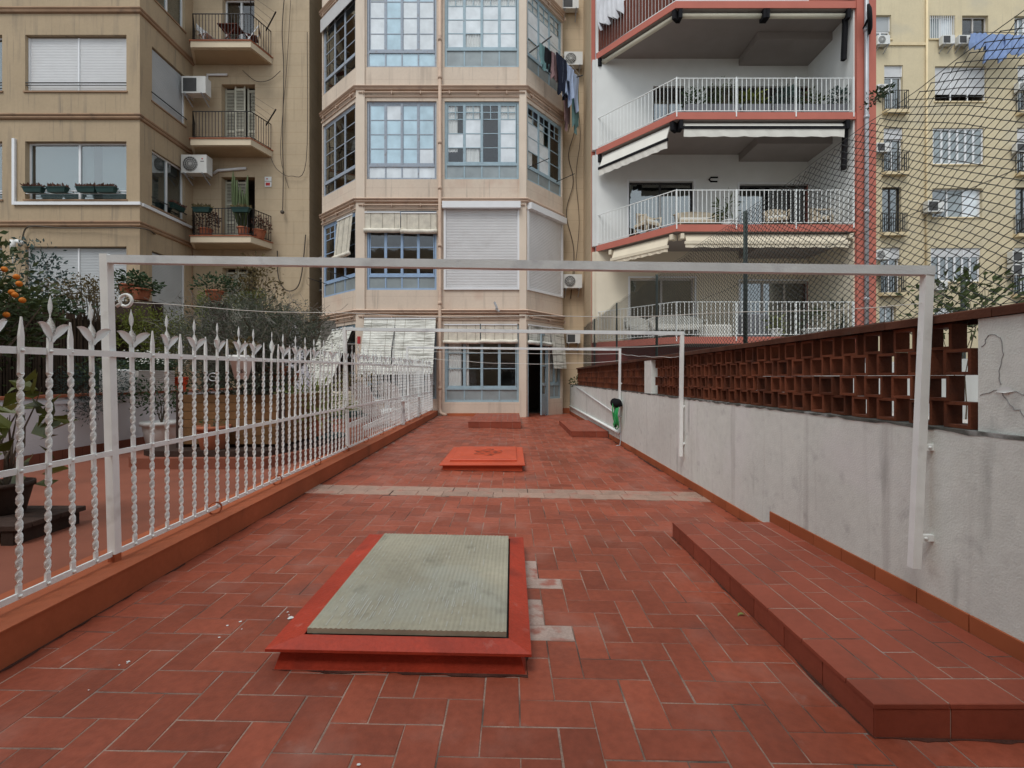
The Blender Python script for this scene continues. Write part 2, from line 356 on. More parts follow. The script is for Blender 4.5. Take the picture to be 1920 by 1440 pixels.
def hidden(x, y, r):
    if STRIP[0]+.06 < y < STRIP[1]-.06: return True
    hx, hy = (.14, .07) if r == 0 else (.07, .14)
    return any(a < x-hx and x+hx < b and c < y-hy and y+hy < d for a, b, c, d in foot)
cells = [c for c in cells if not hidden(*c)]
cells.sort(key=lambda c: c[1] if c[1] > 1.35 and abs(c[0]/c[1]) < 1.15 else c[1]+100)
far = MB()
for n, (x, y, r) in enumerate(cells):
    dz = rng.uniform(-.0008, .0008); tx, ty = rng.gauss(0, .0022), rng.gauss(0, .0022)
    a = r*PI/2+rng.gauss(0, .006)+(PI if rng.random() < .5 else 0)
    x += rng.gauss(0, .0008); y += rng.gauss(0, .0008)
    worn = .05 < x < .30 and 2.05 < y < 3.42 and ((x < .20 and rng.random() < .85) or (r == 0 and rng.random() < .35))
    if n < 225 or worn:
        inst(tmw if worn else tm, 'tile', floor, (x, y, FZ(x)+dz), (Matrix.Rotation(ty+.02, 4, 'Y') @ Matrix.Rotation(tx, 4, 'X') @ Matrix.Rotation(a, 4, 'Z')).to_euler())
    else:
        R = Matrix.Translation((x, y, FZ(x)+dz)) @ Matrix.Rotation(ty+.02, 4, 'Y') @ Matrix.Rotation(tx, 4, 'X') @ Matrix.Rotation(a, 4, 'Z')
        l, w, h, b = TW-GAP/2, TW/2-GAP/2, .02, .0022
        vs = [(-l,-w,-b),(l,-w,-b),(l,w,-b),(-l,w,-b),(-l+b,-w+b,0),(l-b,-w+b,0),(l-b,w-b,0),(-l+b,w-b,0)]
        far.add([R @ Vector(v) for v in vs], [(4,5,6,7)]+[(i, (i+1) % 4, 4+(i+1) % 4, 4+i) for i in range(4)])
far.build('distant_tile', m_tile, floor, stuff=True)
sm_ = tile_mesh(.276, .192, mat=m_tile_strip)
for k in range(17):
    for r in range(2):
        x = -2.32+.282*k+(.1 if r else 0)+rng.gauss(0, .003)
        inst(sm_, 'strip_tile', floor, (x, STRIP[0]+.1+r*.2, FZ(x)+rng.uniform(-.001, .001)+.004), (rng.gauss(0, .003), .02+rng.gauss(0, .003), rng.gauss(0, .006)))

# ---- neighbour's terrace beyond the fence
gh = .19
g = MB(); g.prism([(-14, -3), (kerb_x(0)-.34, -3), (kerb_x(17.2)-.34, 17.2), (-14, 17.2)], -.3, gh); tag(g.build('neighbour_terrace', m_garden_floor), kind='structure')

# ---- skylight: red painted flanges round a pane of wired ribbed glass
t = thing('skylight', 'skylight of ribbed wired glass in red painted flanges, low on the tiled terrace', 'skylight', (-.5, 2.75, 0))
mb = MB(); x0, x1, y0, y1 = -1.05, .065, 2.03, 3.48
def zf(x, h): return FZ(x)+h
def ring(mb, o, ho, i, hi):                        # a sloping band between rectangle o at height ho and rectangle i at height hi
    oc = [(o[0],o[2]),(o[1],o[2]),(o[1],o[3]),(o[0],o[3])]; ic = [(i[0],i[2]),(i[1],i[2]),(i[1],i[3]),(i[0],i[3])]
    vs = [(*p, zf(p[0], ho)) for p in oc]+[(*p, zf(p[0], hi)) for p in ic]
    mb.add(vs, [(k, (k+1) % 4, 4+(k+1) % 4, 4+k) for k in range(4)])
for a in range(4):                                 # each side a strip of its own, mitred
    mb = MB(); i, o, q, g_ = (x0+.03, x1-.03, y0+.03, y1-.03), (x0, x1, y0, y1), (x0-.025, x1+.02, y0-.012, y1+.02), (-.935, -.015, 2.085, 3.375)
    def cor(r): return [(r[0],r[2]),(r[1],r[2]),(r[1],r[3]),(r[0],r[3])]
    lv = [(o, -.02), (i, .082), (q, .086), (q, .098), (g_, .128), (g_, .05)]
    vs = []
    for r, h in lv:
        c = cor(r); vs += [(*c[a], zf(c[a][0], h)), (*c[(a+1) % 4], zf(c[(a+1) % 4][0], h))]
    mb.add(vs, [(2*k, 2*k+1, 2*k+3, 2*k+2) for k in range(5)])
    mb.build('flange', m_redpaint, t)
mb = MB()                                          # ribbed pane: narrow flutes along its length
n = 76; gx0, gx1, gy0, gy1 = -.925, -.025, 2.095, 3.365; vs = []
for k in range(n+1):
    x = gx0+(gx1-gx0)*k/n; z = zf(x, .150+(.0035 if k % 2 else 0))
    vs += [(x, gy0, zf(x, .128)), (x, gy0, z), (x, gy1, z), (x, gy1, zf(x, .128))]
fs = []
for k in range(n):
    a, b = 4*k, 4*k+4; fs += [(a, b, b+1, a+1), (a+1, b+1, b+2, a+2), (a+2, b+2, b+3, a+3)]
mb.add(vs, fs); mb.build('glass_pane', m_greenglass, t)
mb = MB()                                          # white lime marks dried in the flutes
for k in range(150):
    u = rng.random(); dzz = k*2e-5; x = gx0+.05+(gx1-gx0-.1)*(int(u*n*.9)+.5)/n; f = rng.random()
    y = gy0+.02+(.25*f if rng.random() < .6 else 1.0*f); y = min(y, gy1-.1)+.35*max(0, (x-gx0)/.9-.2)*(rng.random() < .5)
    l = rng.uniform(.015, .09)
    y = min(y, gy1-l-.02); z = zf(x, .1537)+dzz; mb.add([(x-.0015, y, z), (x+.0015, y, z), (x+.0015, y+l, z), (x-.0015, y+l, z)], [(0,1,2,3)])
mb.build('lime_streak', m_lime, t, stuff=True)
mb = MB(); mb.box(-.93, -.02, 2.09, 3.37, -.02, .11); mb.build('shaft', m_fan, t)

# ---- far hatch, orange red
t = thing('roof_hatch', 'flat orange red hatch cover with a dark scorch mark, middle of the terrace', 'hatch', (-.42, 7.1, 0))
mb = MB(); mb.box(-.96, .14, 6.42, 7.92, -.02, .085); mb.build('kerb', m_hatch, t)
mb = MB(); mb.bbox(-1.0, .18, 6.385, 7.96, .087, .108, .006); mb.build('slab', m_hatch, t)
mb = MB(); mb.bbox(-.88, .07, 6.60, 7.86, .110, .135, .008); mb.build('lid', m_hatch, t)
mb = MB(); vs = [(-.38, 7.25, .1372)]; q = 26
for k in range(q): r = .9+.16*math.sin(k*1.3)+rng.uniform(-.06, .06); vs.append((-.38+.23*r*math.cos(2*PI*k/q), 7.25+.34*r*math.sin(2*PI*k/q), .1372))
mb.add(vs, [(0, 1+k, 1+(k+1) % q) for k in range(q)]); mb.build('scorch_mark', m_soot, t)

# ---- tiled steps and platforms: a body with tiles laid on it
def platform(name, label, x0, x1, y0, y1, h, rows_along=True, left=True, front=True):
    t = thing(name, label, 'step', ((x0+x1)/2, (y0+y1)/2, FZ((x0+x1)/2)))
    zb = FZ((x0+x1)/2); H = zb+h
    mb = MB(); mb.box(x0+.004, x1, y0+.003, y1-.004, zb-.15, H+.0022); mb.build('mortar_bed', m_mortar, t)
    L, W, gp = .2825, .1425, .006
    def tile(ax0, ax1, ay0, ay1, nose=0):
        z = H+rng.uniform(-.0006, .0006)+.004
        mb = MB(); mb.bbox(ax0+gp/2, ax1-gp/2, ay0+gp/2, ay1-gp/2, z-.018, z, .0025); mb.build('tile', m_step, t)
    bl = W if left else 0
    if front:                                      # nosing row along the front, then rows running back
        x = x0-.006
        while x < x1-.02: tile(x, min(x+L, x1), y0-.006, y0+W); x += L
    if left:
        y = y0+W
        while y < y1-.02: tile(x0-.006, x0+W, y, min(y+L, y1)); y += L
    x = x0+bl; k = 0
    while x < x1-.02:
        y = y0+W-((k*.37) % 1)*L
        while y < y1-.01:
            a, b = max(y, y0+W), min(y+L, y1)
            if b-a > .03: tile(x, min(x+W, x1), a, b)
            y += L
        x += W; k += 1
    x = x0
    while x < x1-.02:                              # riser tiles
        b = min(x+L, x1); mb = MB(); mb.hexa([(x+gp/2, y0, zb-.03), (b-gp/2, y0, zb-.03), (b-gp/2, y0+.02, zb-.03), (x+gp/2, y0+.02, zb-.03), (x+gp/2, y0, H-.016), (b-gp/2, y0, H-.016), (b-gp/2, y0+.02, H-.016), (x+gp/2, y0+.02, H-.016)]); mb.build('riser_tile', m_step, t); x += L
    if left:
        y = y0+.002
        while y < y1-.02:
            b = min(y+L, y1); mb = MB(); mb.box(x0, x0+.02, y+gp/2, b-gp/2, zb-.03, H-.016); mb.build('riser_tile', m_step, t); y += L
    return t
platform('tiled_step', 'long low terracotta tiled platform against the white wall, nearest to the camera', 1.335, WX-.014, 1.71, 3.86, .13)
platform('tiled_step', 'small terracotta tiled platform at the wall beneath the green hose', 1.33, WX-.014, 10.4, 13.1, .13)
platform('tiled_step', 'square terracotta tiled step in front of the ground floor window of the bay', -1.12, .23, 11.85, 14.5, .16, left=False)

# ---- right-hand wall
t = thing('terrace_wall', 'white rendered wall with grey rain streaks and a low orange tile skirting', 'wall', (WX+.15, 7, 0))
def rough_sheet(mb, P, nu, nv, amp):               # slightly uneven plaster: P(u,v)->point, displaced along x
    vs = []; rr = random.Random(5)
    gridr = [[rr.gauss(0, amp) for _ in range(nu+1)] for _ in range(nv+1)]
    for j in range(nv+1):
        for i in range(nu+1):
            p = P(i/nu, j/nv); vs.append((p[0]+gridr[j][i], p[1], p[2]))
    mb.add(vs, [(j*(nu+1)+i, j*(nu+1)+i+1, (j+1)*(nu+1)+i+1, (j+1)*(nu+1)+i) for j in range(nv) for i in range(nu)], True)
WT = 1.045
mb = MB(); rough_sheet(mb, lambda u, v: (WX, -2+19.4*u, -.2+(WT+.2)*v), 150, 10, .0016); mb.box(WX+.02, WX+.32, -2, 17.4, -.3, WT-.012); mb.build('wall_face', m_wallw, t)
mb = MB(); rr = random.Random(3); n = 240; vs = []
for k in range(n+1):                               # dirty, crumbling top edge
    y = -2+19.4*k/n; d = rr.uniform(.004, .022)
    vs += [(WX-.004, y, WT-d), (WX-.003, y, WT+rr.uniform(0, .006)), (WX+.33, y, WT+.004)]
mb.add(vs, [f for k in range(n) for f in ((3*k, 3*k+3, 3*k+4, 3*k+1), (3*k+1, 3*k+4, 3*k+5, 3*k+2))]); mb.build('ledge', m_wallgrime, t)
sk = MB(); sk.bbox(-.006, .006, -.1385, .1385, 0, .1, .003); skm = bpy.data.meshes.new('skirting_tile'); skm.from_pydata(sk.v, [], sk.f); skm.materials.append(m_skirt)
y = 3.98
while y < 17.3:
    if not 10.3 < y < 13.2: inst(skm, 'skirting_tile', t, (WX-.008-(WX+.15), y-7, FZ(WX)-.003), (0, 0, rng.gauss(0, .004)))
    y += .283
y = 1.2
while y < 3.75:
    inst(skm, 'skirting_tile', t, (WX-.008-(WX+.15), y-7, FZ(1.75)+.13), (0, 0, rng.gauss(0, .004)), (1, 1, .86)); y += .283

# ---- contact shade painted as dark ribbons along the foot of walls and steps
def contact_shade(parent, a, b, nrm, wmin, wmax, seed):
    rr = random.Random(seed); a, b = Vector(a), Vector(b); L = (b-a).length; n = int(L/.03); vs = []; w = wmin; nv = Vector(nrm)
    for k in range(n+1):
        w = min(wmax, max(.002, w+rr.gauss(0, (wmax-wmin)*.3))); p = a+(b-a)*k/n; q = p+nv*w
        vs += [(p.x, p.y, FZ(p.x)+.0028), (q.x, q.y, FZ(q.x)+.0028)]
    mb = MB(); mb.add(vs, [(2*k, 2*k+1, 2*k+3, 2*k+2) for k in range(n)]); mb.build('contact_shade_line', m_contact, parent, stuff=True)
contact_shade(floor, (kerb_x(.8), .8, 0), (kerb_x(15.3), 15.3, 0), (1, 0, 0), .003, .022, 1); contact_shade(floor, (WX-.014, 3.9, 0), (WX-.014, 17.3, 0), (-1, 0, 0), .004, .045, 2)
contact_shade(floor, (1.334, 1.70, 0), (1.334, 3.86, 0), (-1, 0, 0), .002, .018, 3); contact_shade(floor, (1.33, 1.709, 0), (2.16, 1.709, 0), (0, -1, 0), .003, .020, 4)
contact_shade(floor, (-1.05, 2.029, 0), (.07, 2.029, 0), (0, -1, 0), .003, .022, 5); contact_shade(floor, (.066, 2.03, 0), (.066, 3.48, 0), (1, 0, 0), .003, .02, 6)
contact_shade(floor, (-.96, 6.419, 0), (.14, 6.419, 0), (0, -1, 0), .004, .04, 7); contact_shade(floor, (1.33, 10.39, 0), (2.16, 10.39, 0), (0, -1, 0), .01, .05, 8); contact_shade(floor, (-1.12, 11.84, 0), (.23, 11.84, 0), (0, -1, 0), .01, .05, 9)
# splashes of old paint near the plinth
mb = MB(); rr = random.Random(19)
for k in range(18):
    cl_ = rr.choice([(-1.45, 2.35), (-1.75, 2.0), (-1.9, 1.75), (-1.2, 2.5), (-.55, 1.5)]); x, y = cl_[0]+rr.gauss(0, .07), cl_[1]+rr.gauss(0, .07); r = abs(rr.gauss(0, .0045))+.0018
    vs = [(x+r*rr.uniform(.5, 1.5)*math.cos(a), y+r*rr.uniform(.5, 1.5)*math.sin(a), FZ(x)+.0031+k*1e-5) for a in [2*PI*q/8 for q in range(8)]]; mb.add(vs, [tuple(range(8))])
mb.build('paint_splash', m_pwhite, floor, stuff=True)

# ---- brick lattice on the wall
SX = WX+.035
t = thing('brick_screen', 'openwork screen of square clay blocks with a clay coping on the white wall', 'brick screen', (SX+.1, 7, WT))
rowh = .131; bw, bd = .142, .08; pitch = .212
mb = MB(); tk = .016
o = [(0, -bw/2, 0), (0, bw/2, 0), (0, bw/2, rowh-.0015), (0, -bw/2, rowh-.0015)]; i = [(0, -bw/2+tk, tk), (0, bw/2-tk, tk), (0, bw/2-tk, rowh-.0015-tk), (0, -bw/2+tk, rowh-.0015-tk)]
vs = [(0, p[1], p[2]) for p in o]+[(0, p[1], p[2]) for p in i]+[(bd, p[1], p[2]) for p in o]+[(bd, p[1], p[2]) for p in i]
fs = []
for k in range(4):
    l = (k+1) % 4; fs += [(k, 4+k, 4+l, l), (8+k, 8+l, 12+l, 12+k), (k, l, 8+l, 8+k), (4+k, 12+k, 12+l, 4+l)]
bm_ = bpy.data.meshes.new('brick'); bm_.from_pydata(vs, [], fs); bm_.materials.append(m_brick)
nb = 0; pillar = (7.25, 7.62)
for r in range(4):
    y = 2.30+(.106 if r % 2 else 0)
    while y < 15.6:
        if not pillar[0]-.08 < y < pillar[1]+.08:
            inst(bm_, 'brick', t, (SX-(SX+.1)+rng.gauss(0, .004), y-7+rng.gauss(0, .003), .006+r*rowh+rng.gauss(0, .0008)), (0, 0, rng.gauss(0, .012))); nb += 1
        y += pitch
cz = WT+4*rowh+.008
y = -1.5
while y < 15.6:
    mb = MB(); mb.bbox(SX-.035, SX+.21, y+.002, min(y+.598, 15.7), cz, cz+.045+rng.uniform(-.003, .003), .006); mb.build('coping_tile', m_coping, t); y += .6
mb = MB(); mb.box(SX-.03, SX+.17, pillar[0], pillar[1], WT+.004, cz-.003); mb.build('pillar', m_wallw, t)
mb = MB(); mb.box(SX-.015, SX+.19, -1.6, 2.18, WT+.004, cz-.002); pe = mb.build('plaster_panel', m_wallw, t)
mb = MB()                                          # cracks and a chipped patch in the plaster
for pts in ([(2.16, 1.44), (2.12, 1.50), (2.08, 1.48), (2.065, 1.40), (2.085, 1.33), (2.08, 1.25)], [(2.17, 1.22), (2.08, 1.245), (2.0, 1.23), (1.9, 1.25), (1.8, 1.20)], [(2.08, 1.25), (2.03, 1.17), (1.97, 1.13), (1.88, 1.12)]):
    fine_ = []
    for a, b in zip(pts, pts[1:]):
        for k in range(5): fine_.append((SX-.0165, a[0]+(b[0]-a[0])*k/5+rng.gauss(0, .004), a[1]+(b[1]-a[1])*k/5+rng.gauss(0, .004)))
    mb.tube(fine_, .0016, 4)
mb.build('crack', m_crack, pe)
mb = MB(); c = (SX-.018, 2.06, 1.235)
mb.add([c, (c[0], 2.10, 1.235), (c[0], 2.08, 1.255), (c[0], 2.045, 1.262), (c[0], 2.02, 1.24), (c[0]-.012, 2.05, 1.232)], [(0,1,2),(0,2,3),(0,3,4),(0,4,5),(0,5,1)]); mb.build('chip', m_pwhite, pe)

# ---- the adjoining property beyond the screen
mb = MB(); mb.box(SX+.6, 10.4, -3, 13.0, -.3, .75); tag(mb.build('adjoining_terrace', m_pgrey), kind='structure')
mb = MB(); mb.box(6.0, 6.2, -3, 12.9, .75, 1.55); mb.top('adjoining_wall', m_pwhite, 'white wall glimpsed through the gaps of the brick screen', 'wall', (6.1, 5, .75))

# ---- chain link fence above the wall
NX = SX+.19
t = thing('chain_link_fence', 'dark chain link fence on green steel posts rising above the brick screen', 'wire fence', (NX, 7, cz))
NTOP = 3.03; NB_ = 1.56
for y in (-1.15, 1.83, 4.80, 7.74, 10.7, 13.6):
    mb = MB(); mb.tube([(NX+.02, y, 1.1), (NX+.02, y, NTOP-.01)], .021, 10); mb.build('post', m_postg, t)
cw = .036; cz2 = .048; rr = random.Random(11)
def warp(y, z):
    u = (z-NB_)/(NTOP-NB_); s = .016*math.sin(PI*((y+1.15) % 2.97)/2.97)
    return (NX+.014*math.sin(y*1.7+z*2)*u, y+.012*math.sin(z*9+y*2), z-s*u-.02*u*max(0, math.sin(y*5.1)))
mb = MB(); y0 = -1.1; ny = int((15.6-y0)/cw); nz = int((NTOP-NB_)/cz2)
for i in range(ny):                                # one zigzag wire per column, hooked into the next
    pts = []; y = y0+i*cw
    for j in range(2*nz+1):
        z = NB_+j*cz2/2; side = ((j+i) % 2)
        yy = y+(cw*.53 if side else -cw*.53)
        p = Vector(warp(yy, z))+Vector((.003 if j % 2 else -.003, 0, 0))
        if pts and y < 7: pts += [pts[-1]*.75+p*.25, pts[-1]*.25+p*.75]
        pts.append(p)
    if y < 7: mb.tube(pts, [.0036 if k % 3 == 0 else .0023 for k in range(len(pts))], 4, cap=False)
    else: mb.tube(pts, .0028, 3, cap=False)
mb.build('wire_mesh', m_net, t, stuff=True)
for z in (NB_+.1, (NB_+NTOP)/2, NTOP-.01):
    mb = MB(); mb.tube([warp(y0+k*.2, z) for k in range(int((15.6-y0)/.2))], .0022, 4); mb.build('tension_wire', m_net, t)

# ---- white railing on the orange plinth
t = thing('iron_railing', 'white wrought iron railing of twisted bars and lily finials on an orange plinth', 'railing', (-2.4, 8, gh))
mb = MB(); mb.prism([(kerb_x(-2), -2), (kerb_x(-2)-.36, -2), (kerb_x(15.35)-.36, 15.35), (kerb_x(15.35), 15.35)], -.15, .205); pl = mb.build('plinth', m_plinth, t)
mb = MB(); mb.prism([(kerb_x(-2)+.006, -2), (kerb_x(-2)-.365, -2), (kerb_x(15.35)-.365, 15.35), (kerb_x(15.35)+.006, 15.35)], .206, .214); mb.build('coping', m_plinth, pl)
def topz(y): return 1.392+.0174*y
def rail(za, zb, h, nm):
    mb = MB(); mb.bar((fence_x(-1), -1, za(-1)), (fence_x(15.3), 15.3, za(15.3)), .012, h); mb.build(nm, m_white, t)
rail(lambda y: .262, 0, .03, 'rail'); rail(lambda y: .856, 0, .03, 'rail'); rail(topz, 0, .034, 'rail')
def twist(mb, za, zb, w=.0255, d=.0115, turn=.060):
    n = max(2, int((zb-za)/.0078)); vs = []; z0 = za
    for k in range(n+1):
        z = za+(zb-za)*k/n; a = PI*(z-za)/turn
        if k == n: a = PI*round((zb-za)/turn)
        for sx, sy in ((-1,-1),(1,-1),(1,1),(-1,1)):
            x, y = sx*d/2, sy*w/2; vs.append((x*math.cos(a)-y*math.sin(a), x*math.sin(a)+y*math.cos(a), z))
    mb.add(vs, [(4*k+i, 4*k+(i+1) % 4, 4*k+4+(i+1) % 4, 4*k+4+i) for k in range(n) for i in range(4)])
def bar_mesh(spear):                               # z = 0 at the bottom rail, 1.166 at the top rail
    mb = MB(); e = .014
    mb.box(-.0065, .0065, -.011, .011, -.012, .05); twist(mb, .05, .53); mb.box(-.0065, .0065, -.011, .011, .53, .66); twist(mb, .66, 1.06)
    mb.box(-.0065, .0065, -.011, .011, 1.06, 1.235)
    for z in (0, .594, 1.166): mb.tube([(.006, 0, z), (.014, 0, z), (.0175, 0, z)], [.0085, .0085, .004], 8)
    if spear:
        mb.hexa([(-.0065,-.011,1.235),(.0065,-.011,1.235),(.0065,.011,1.235),(-.0065,.011,1.235),(-.0028,-.0028,1.325),(.0028,-.0028,1.325),(.0028,.0028,1.325),(-.0028,.0028,1.325)])
    me = bpy.data.meshes.new('bar'); me.from_pydata(mb.v, [], mb.f); me.polygons.foreach_set('use_smooth', mb.sm); me.materials.append(m_white); return me
def lily_mesh():
    mb = MB()
    for s in (-1, 1):                              # two cupped side petals
        vs = []; n = 8
        def cl(f): return Vector((s*(.005+.086*f**1.3), .112*f**.8-.020*f**3))
        for k in range(n+1):
            f = k/n; c = cl(f); d = (cl(min(1, f+.02))-cl(max(0, f-.02))).normalized(); nn = Vector((-d.y, d.x))
            hw = .0235*math.sin(PI*min(1, .07+.92*f**1.1))**.75
            for q in (-1, -.5, 0, .5, 1): p = c+nn*hw*q; vs.append((.004+.016*f+.010*q*q-.004, p.x, p.y))
        mb.add(vs, [(5*k+q, 5*k+q+1, 5*k+6+q, 5*k+5+q) for k in range(n) for q in range(4)], True)
        mb.add([(v[0]-.002, v[1], v[2]) for v in vs], [(5*k+q, 5*k+5+q, 5*k+6+q, 5*k+q+1) for k in range(n) for q in range(4)], True)
    vs = []; n = 14                                # twisted middle petal
    for k in range(n+1):
        f = k/n; a = PI*1.5*f; hw = .021*max(0, math.sin(PI*(.04+.96*f)**.55))**.9+.0012; z = .02+.215*f
        vs += [(math.sin(a)*hw, math.cos(a)*hw, z), (.003*math.cos(a), -.003*math.sin(a), z), (-math.sin(a)*hw, -math.cos(a)*hw, z), (-.003*math.cos(a), .003*math.sin(a), z)]
    mb.add(vs, [(4*k+i, 4*k+(i+1) % 4, 4*k+4+(i+1) % 4, 4*k+4+i) for k in range(n) for i in range(4)], True)
    me = bpy.data.meshes.new('lily_finial'); me.from_pydata(mb.v, [], mb.f); me.polygons.foreach_set('use_smooth', mb.sm); me.materials.append(m_white); return me
bsp, bli, lil = bar_mesh(True), bar_mesh(False), lily_mesh()
posts_y = (2.75, 6.89, 11.4)
k = -14
while True:
    y = 2.902+.1395*k
    if y > 15.25: break
    if y > .9 and min(abs(y-p) for p in posts_y) > .06:
        sc_ = (topz(y)-.262)/1.166
        b = inst(bsp if k % 2 else bli, 'bar', t, (fence_x(y)+2.4, y-8, .262-gh), (rng.gauss(0, .007), rng.gauss(0, .007), rng.gauss(0, .1)), (1, 1, sc_))
        if k % 2 == 0: inst(lil, 'lily_finial', b, (0, 0, 1.212), (0, 0, rng.gauss(0, .15)), (1, rng.uniform(.9, 1.1), 1/sc_))
    k += 1
for k in range(12):
    y = 3.70+1.02*k
    if y > 15: break
    mb = MB(); c = (fence_x(y)+.006, y, .207+.052); mb.tube([(c[0]+.030*math.sin(a), c[1]+.036*math.sin(a), c[2]+.046*math.cos(a)) for a in [2*PI*q/18 for q in range(18)]], .0065, 6, closed=True); mb.build('ring', m_plinth, t)

# ---- three washing-line frames spanning the terrace
def frame(label, y, yr, zt, zr, lean, rb, rx):
    t = thing('washing_line_support', label, 'clothesline frame', (0, (y+yr)/2, FZ(0)), 'washing line frames')
    s = .046; xl = fence_x(y)
    L0, L1 = Vector((xl, y, .214)), Vector((xl-.05, y, zt)); R0, R1 = Vector((rx-lean, yr, rb)), Vector((rx, yr, zr))
    mb = MB(); mb.hexa([L0+Vector(p) for p in ((-s/2,-s/2,.045),(s/2,-s/2,.045),(s/2,s/2,.045),(-s/2,s/2,.045))]+[L1+Vector(p) for p in ((-s/2,-s/2,0),(s/2,-s/2,0),(s/2,s/2,0),(-s/2,s/2,0))]); lp = mb.build('post', m_white, t)
    mb = MB(); mb.hexa([L0+Vector(p) for p in ((-s/2+.001,-s/2+.001,-.03),(s/2-.001,-s/2+.001,-.03),(s/2-.001,s/2-.001,-.03),(-s/2+.001,s/2-.001,-.03),(-s/2+.001,-s/2+.001,.046),(s/2-.001,-s/2+.001,.046),(s/2-.001,s/2-.001,.046),(-s/2+.001,s/2-.001,.046))]); mb.build('foot', m_plinth, lp)
    mb = MB(); mb.bar(R0, R1, .044, .036); rp = mb.build('post', m_white, t)
    mb = MB(); mb.bar(L1+Vector((s/2-.001, 0, -.03)), R1+Vector((.022, 0, -.024)), s, s); mb.build('beam', m_beam, t)
    for f in (.10, .40):
        p = R0+(R1-R0)*f; mb = MB(); mb.box(p.x+.012, WX+.002, p.y-.014, p.y+.010, p.z-.016, p.z+.016); mb.disc((p.x+.04, p.y-.0145, p.z), (0, -1, 0), .009, .006, 10); mb.build('bracket', m_white, rp)
    return t, L1, R1
f1 = frame('white steel washing line frame, the tallest looking one nearest to the skylight', 2.75, 2.40, 2.03, 1.875, .07, .317, 2.15)
f2 = frame('white steel washing line frame of middle size, behind the pale tile strip', 6.89, 5.84, 2.05, 1.88, .02, .31, 2.14)
f3 = frame('smallest looking white steel washing line frame, its right post holding the green hose', 11.4, 9.2, 2.07, 1.88, .01, .72, 2.14)
mb = MB(); c = (fence_x(2.75)+.075, 2.75, 1.755)     # pigtail hook on the near post
mb.tube([(fence_x(2.75)+.02, 2.74, 1.72)]+[(c[0]+.035*math.cos(a), 2.74, c[2]+.035*math.sin(a)) for a in [PI*1.15-2*PI*.93*q/16 for q in range(17)]], .009, 8); mb.build('hook', m_white, f1[0])
def line(label, a, b, sag, r=.0028, cat='washing line', nm='washing_line', grp='washing lines'):
    a, b = Vector(a), Vector(b); mb = MB()
    mb.tube([a+(b-a)*(k/20)+Vector((0, 0, -sag*4*(k/20)*(1-k/20)+.006*math.sin(k*1.3))) for k in range(21)], r, 5)
    mb.top(nm, m_cord, label, cat, tuple(a), grp)
line('slack pale washing line strung across below the beam of the nearest frame', (fence_x(2.75)+.10, 2.75, 1.745), (2.12, 2.40, 1.68), .075, .002)
line('thin pale line across the farthest frame, the upper of its two', (-2.50, 11.38, 1.96), (2.11, 9.2, 1.77), .02, .004)
line('thin pale line across the farthest frame, sagging lower of its two', (-2.50, 11.38, 1.84), (2.11, 9.19, 1.63), .12, .004)
line('thin pale line running along the wall between the second frame and the far one', (2.11, 9.15, 1.77), (2.11, 5.87, 1.56), .02, .003)
line('thin pale line across the second frame, just under its beam', (fence_x(6.89), 6.88, 1.80), (2.12, 5.84, 1.71), .06, .003)

# ---- hose on its hook, pipes at the foot of the far wall
t = thing('garden_hose', 'bright green hose coiled on a black reel at the foot of the farthest frame', 'hose', (2.05, 8.93, .5))
mb = MB()
for k in range(9):
    a = rng.uniform(-.03, .03); w = .075+.006*k; h = .20+.018*rng.random()*k/2
    mb.tube([(2.03-.012*(k % 4)+.02*math.sin(q), 8.90+a*.5+w*math.cos(2*PI*q/22), .62+h*math.sin(2*PI*q/22)*(1 if q < 11 else 1.0)-.03*k*.3) for q in range(22)], .0105, 6, closed=True)
mb.tube([(1.98, 8.86, .84), (1.94, 8.82, .80), (1.93, 8.82, .66), (1.95, 8.84, .50), (1.99, 8.86, .40), (2.0, 8.86, .36)], .0105, 6); mb.build('coil', m_hose, t)
for y, nm in ((8.80, 'reel_plate'), (9.02, 'reel_plate')):
    mb = MB(); mb.tube([(2.02, y, .80), (2.02, y+.02, .80)], .09, 14); mb.build(nm, m_dark, t)
mb = MB(); mb.box(1.96, 2.12, 8.82, 9.01, .74, .80); mb.build('bracket', m_dark, t)
mb = MB(); mb.tube([(2.0, 8.86, .39), (2.0, 8.86, .33)], .018, 8); mb.build('nozzle', m_dark, t)
mb = MB(); mb.tube([(2.09, 8.94, .44), (2.11, 8.9, .25), (2.10, 8.88, .05), (2.08, 8.85, -.03), (2.0, 8.83, -.035)], .008, 6); mb.build('supply_pipe', m_metal, t)
t.location = (2.085, 9.18, .5)
mb = MB(); mb.tube([(2.14, 17.2, .25), (2.14, 9.3, .20)], .03, 8); mb.tube([(2.13, 9.3, .20), (2.13, 9.26, .20)], .034, 8); mb.top('water_pipe', m_white, 'white plastic pipe running low along the wall beyond the hose', 'pipe', (2.14, 13, .2))
mb = MB(); mb.tube([(2.15, 15.6, 1.0), (2.15, 9.2, .52)], .012, 6); mb.top('conduit', m_alu, 'thin white conduit sloping down the far wall towards the hose', 'pipe', (2.15, 12, .5))
mb = MB(); mb.add([(0,0,0),(.018,.012,.006),(.034,.004,.010),(.05,.016,.002),(.032,.024,.012),(.012,.022,.008)], [(0,1,5),(1,2,4,5),(2,3,4)])
mb.v = [(v[0]+1.25, v[1]+2.57, v[2]+FZ(1.25)+.002) for v in mb.v]; mb.top('fallen_leaf', m_lf_lime, 'tiny yellow fallen leaf on the floor tiles beside the near platform', 'leaf')
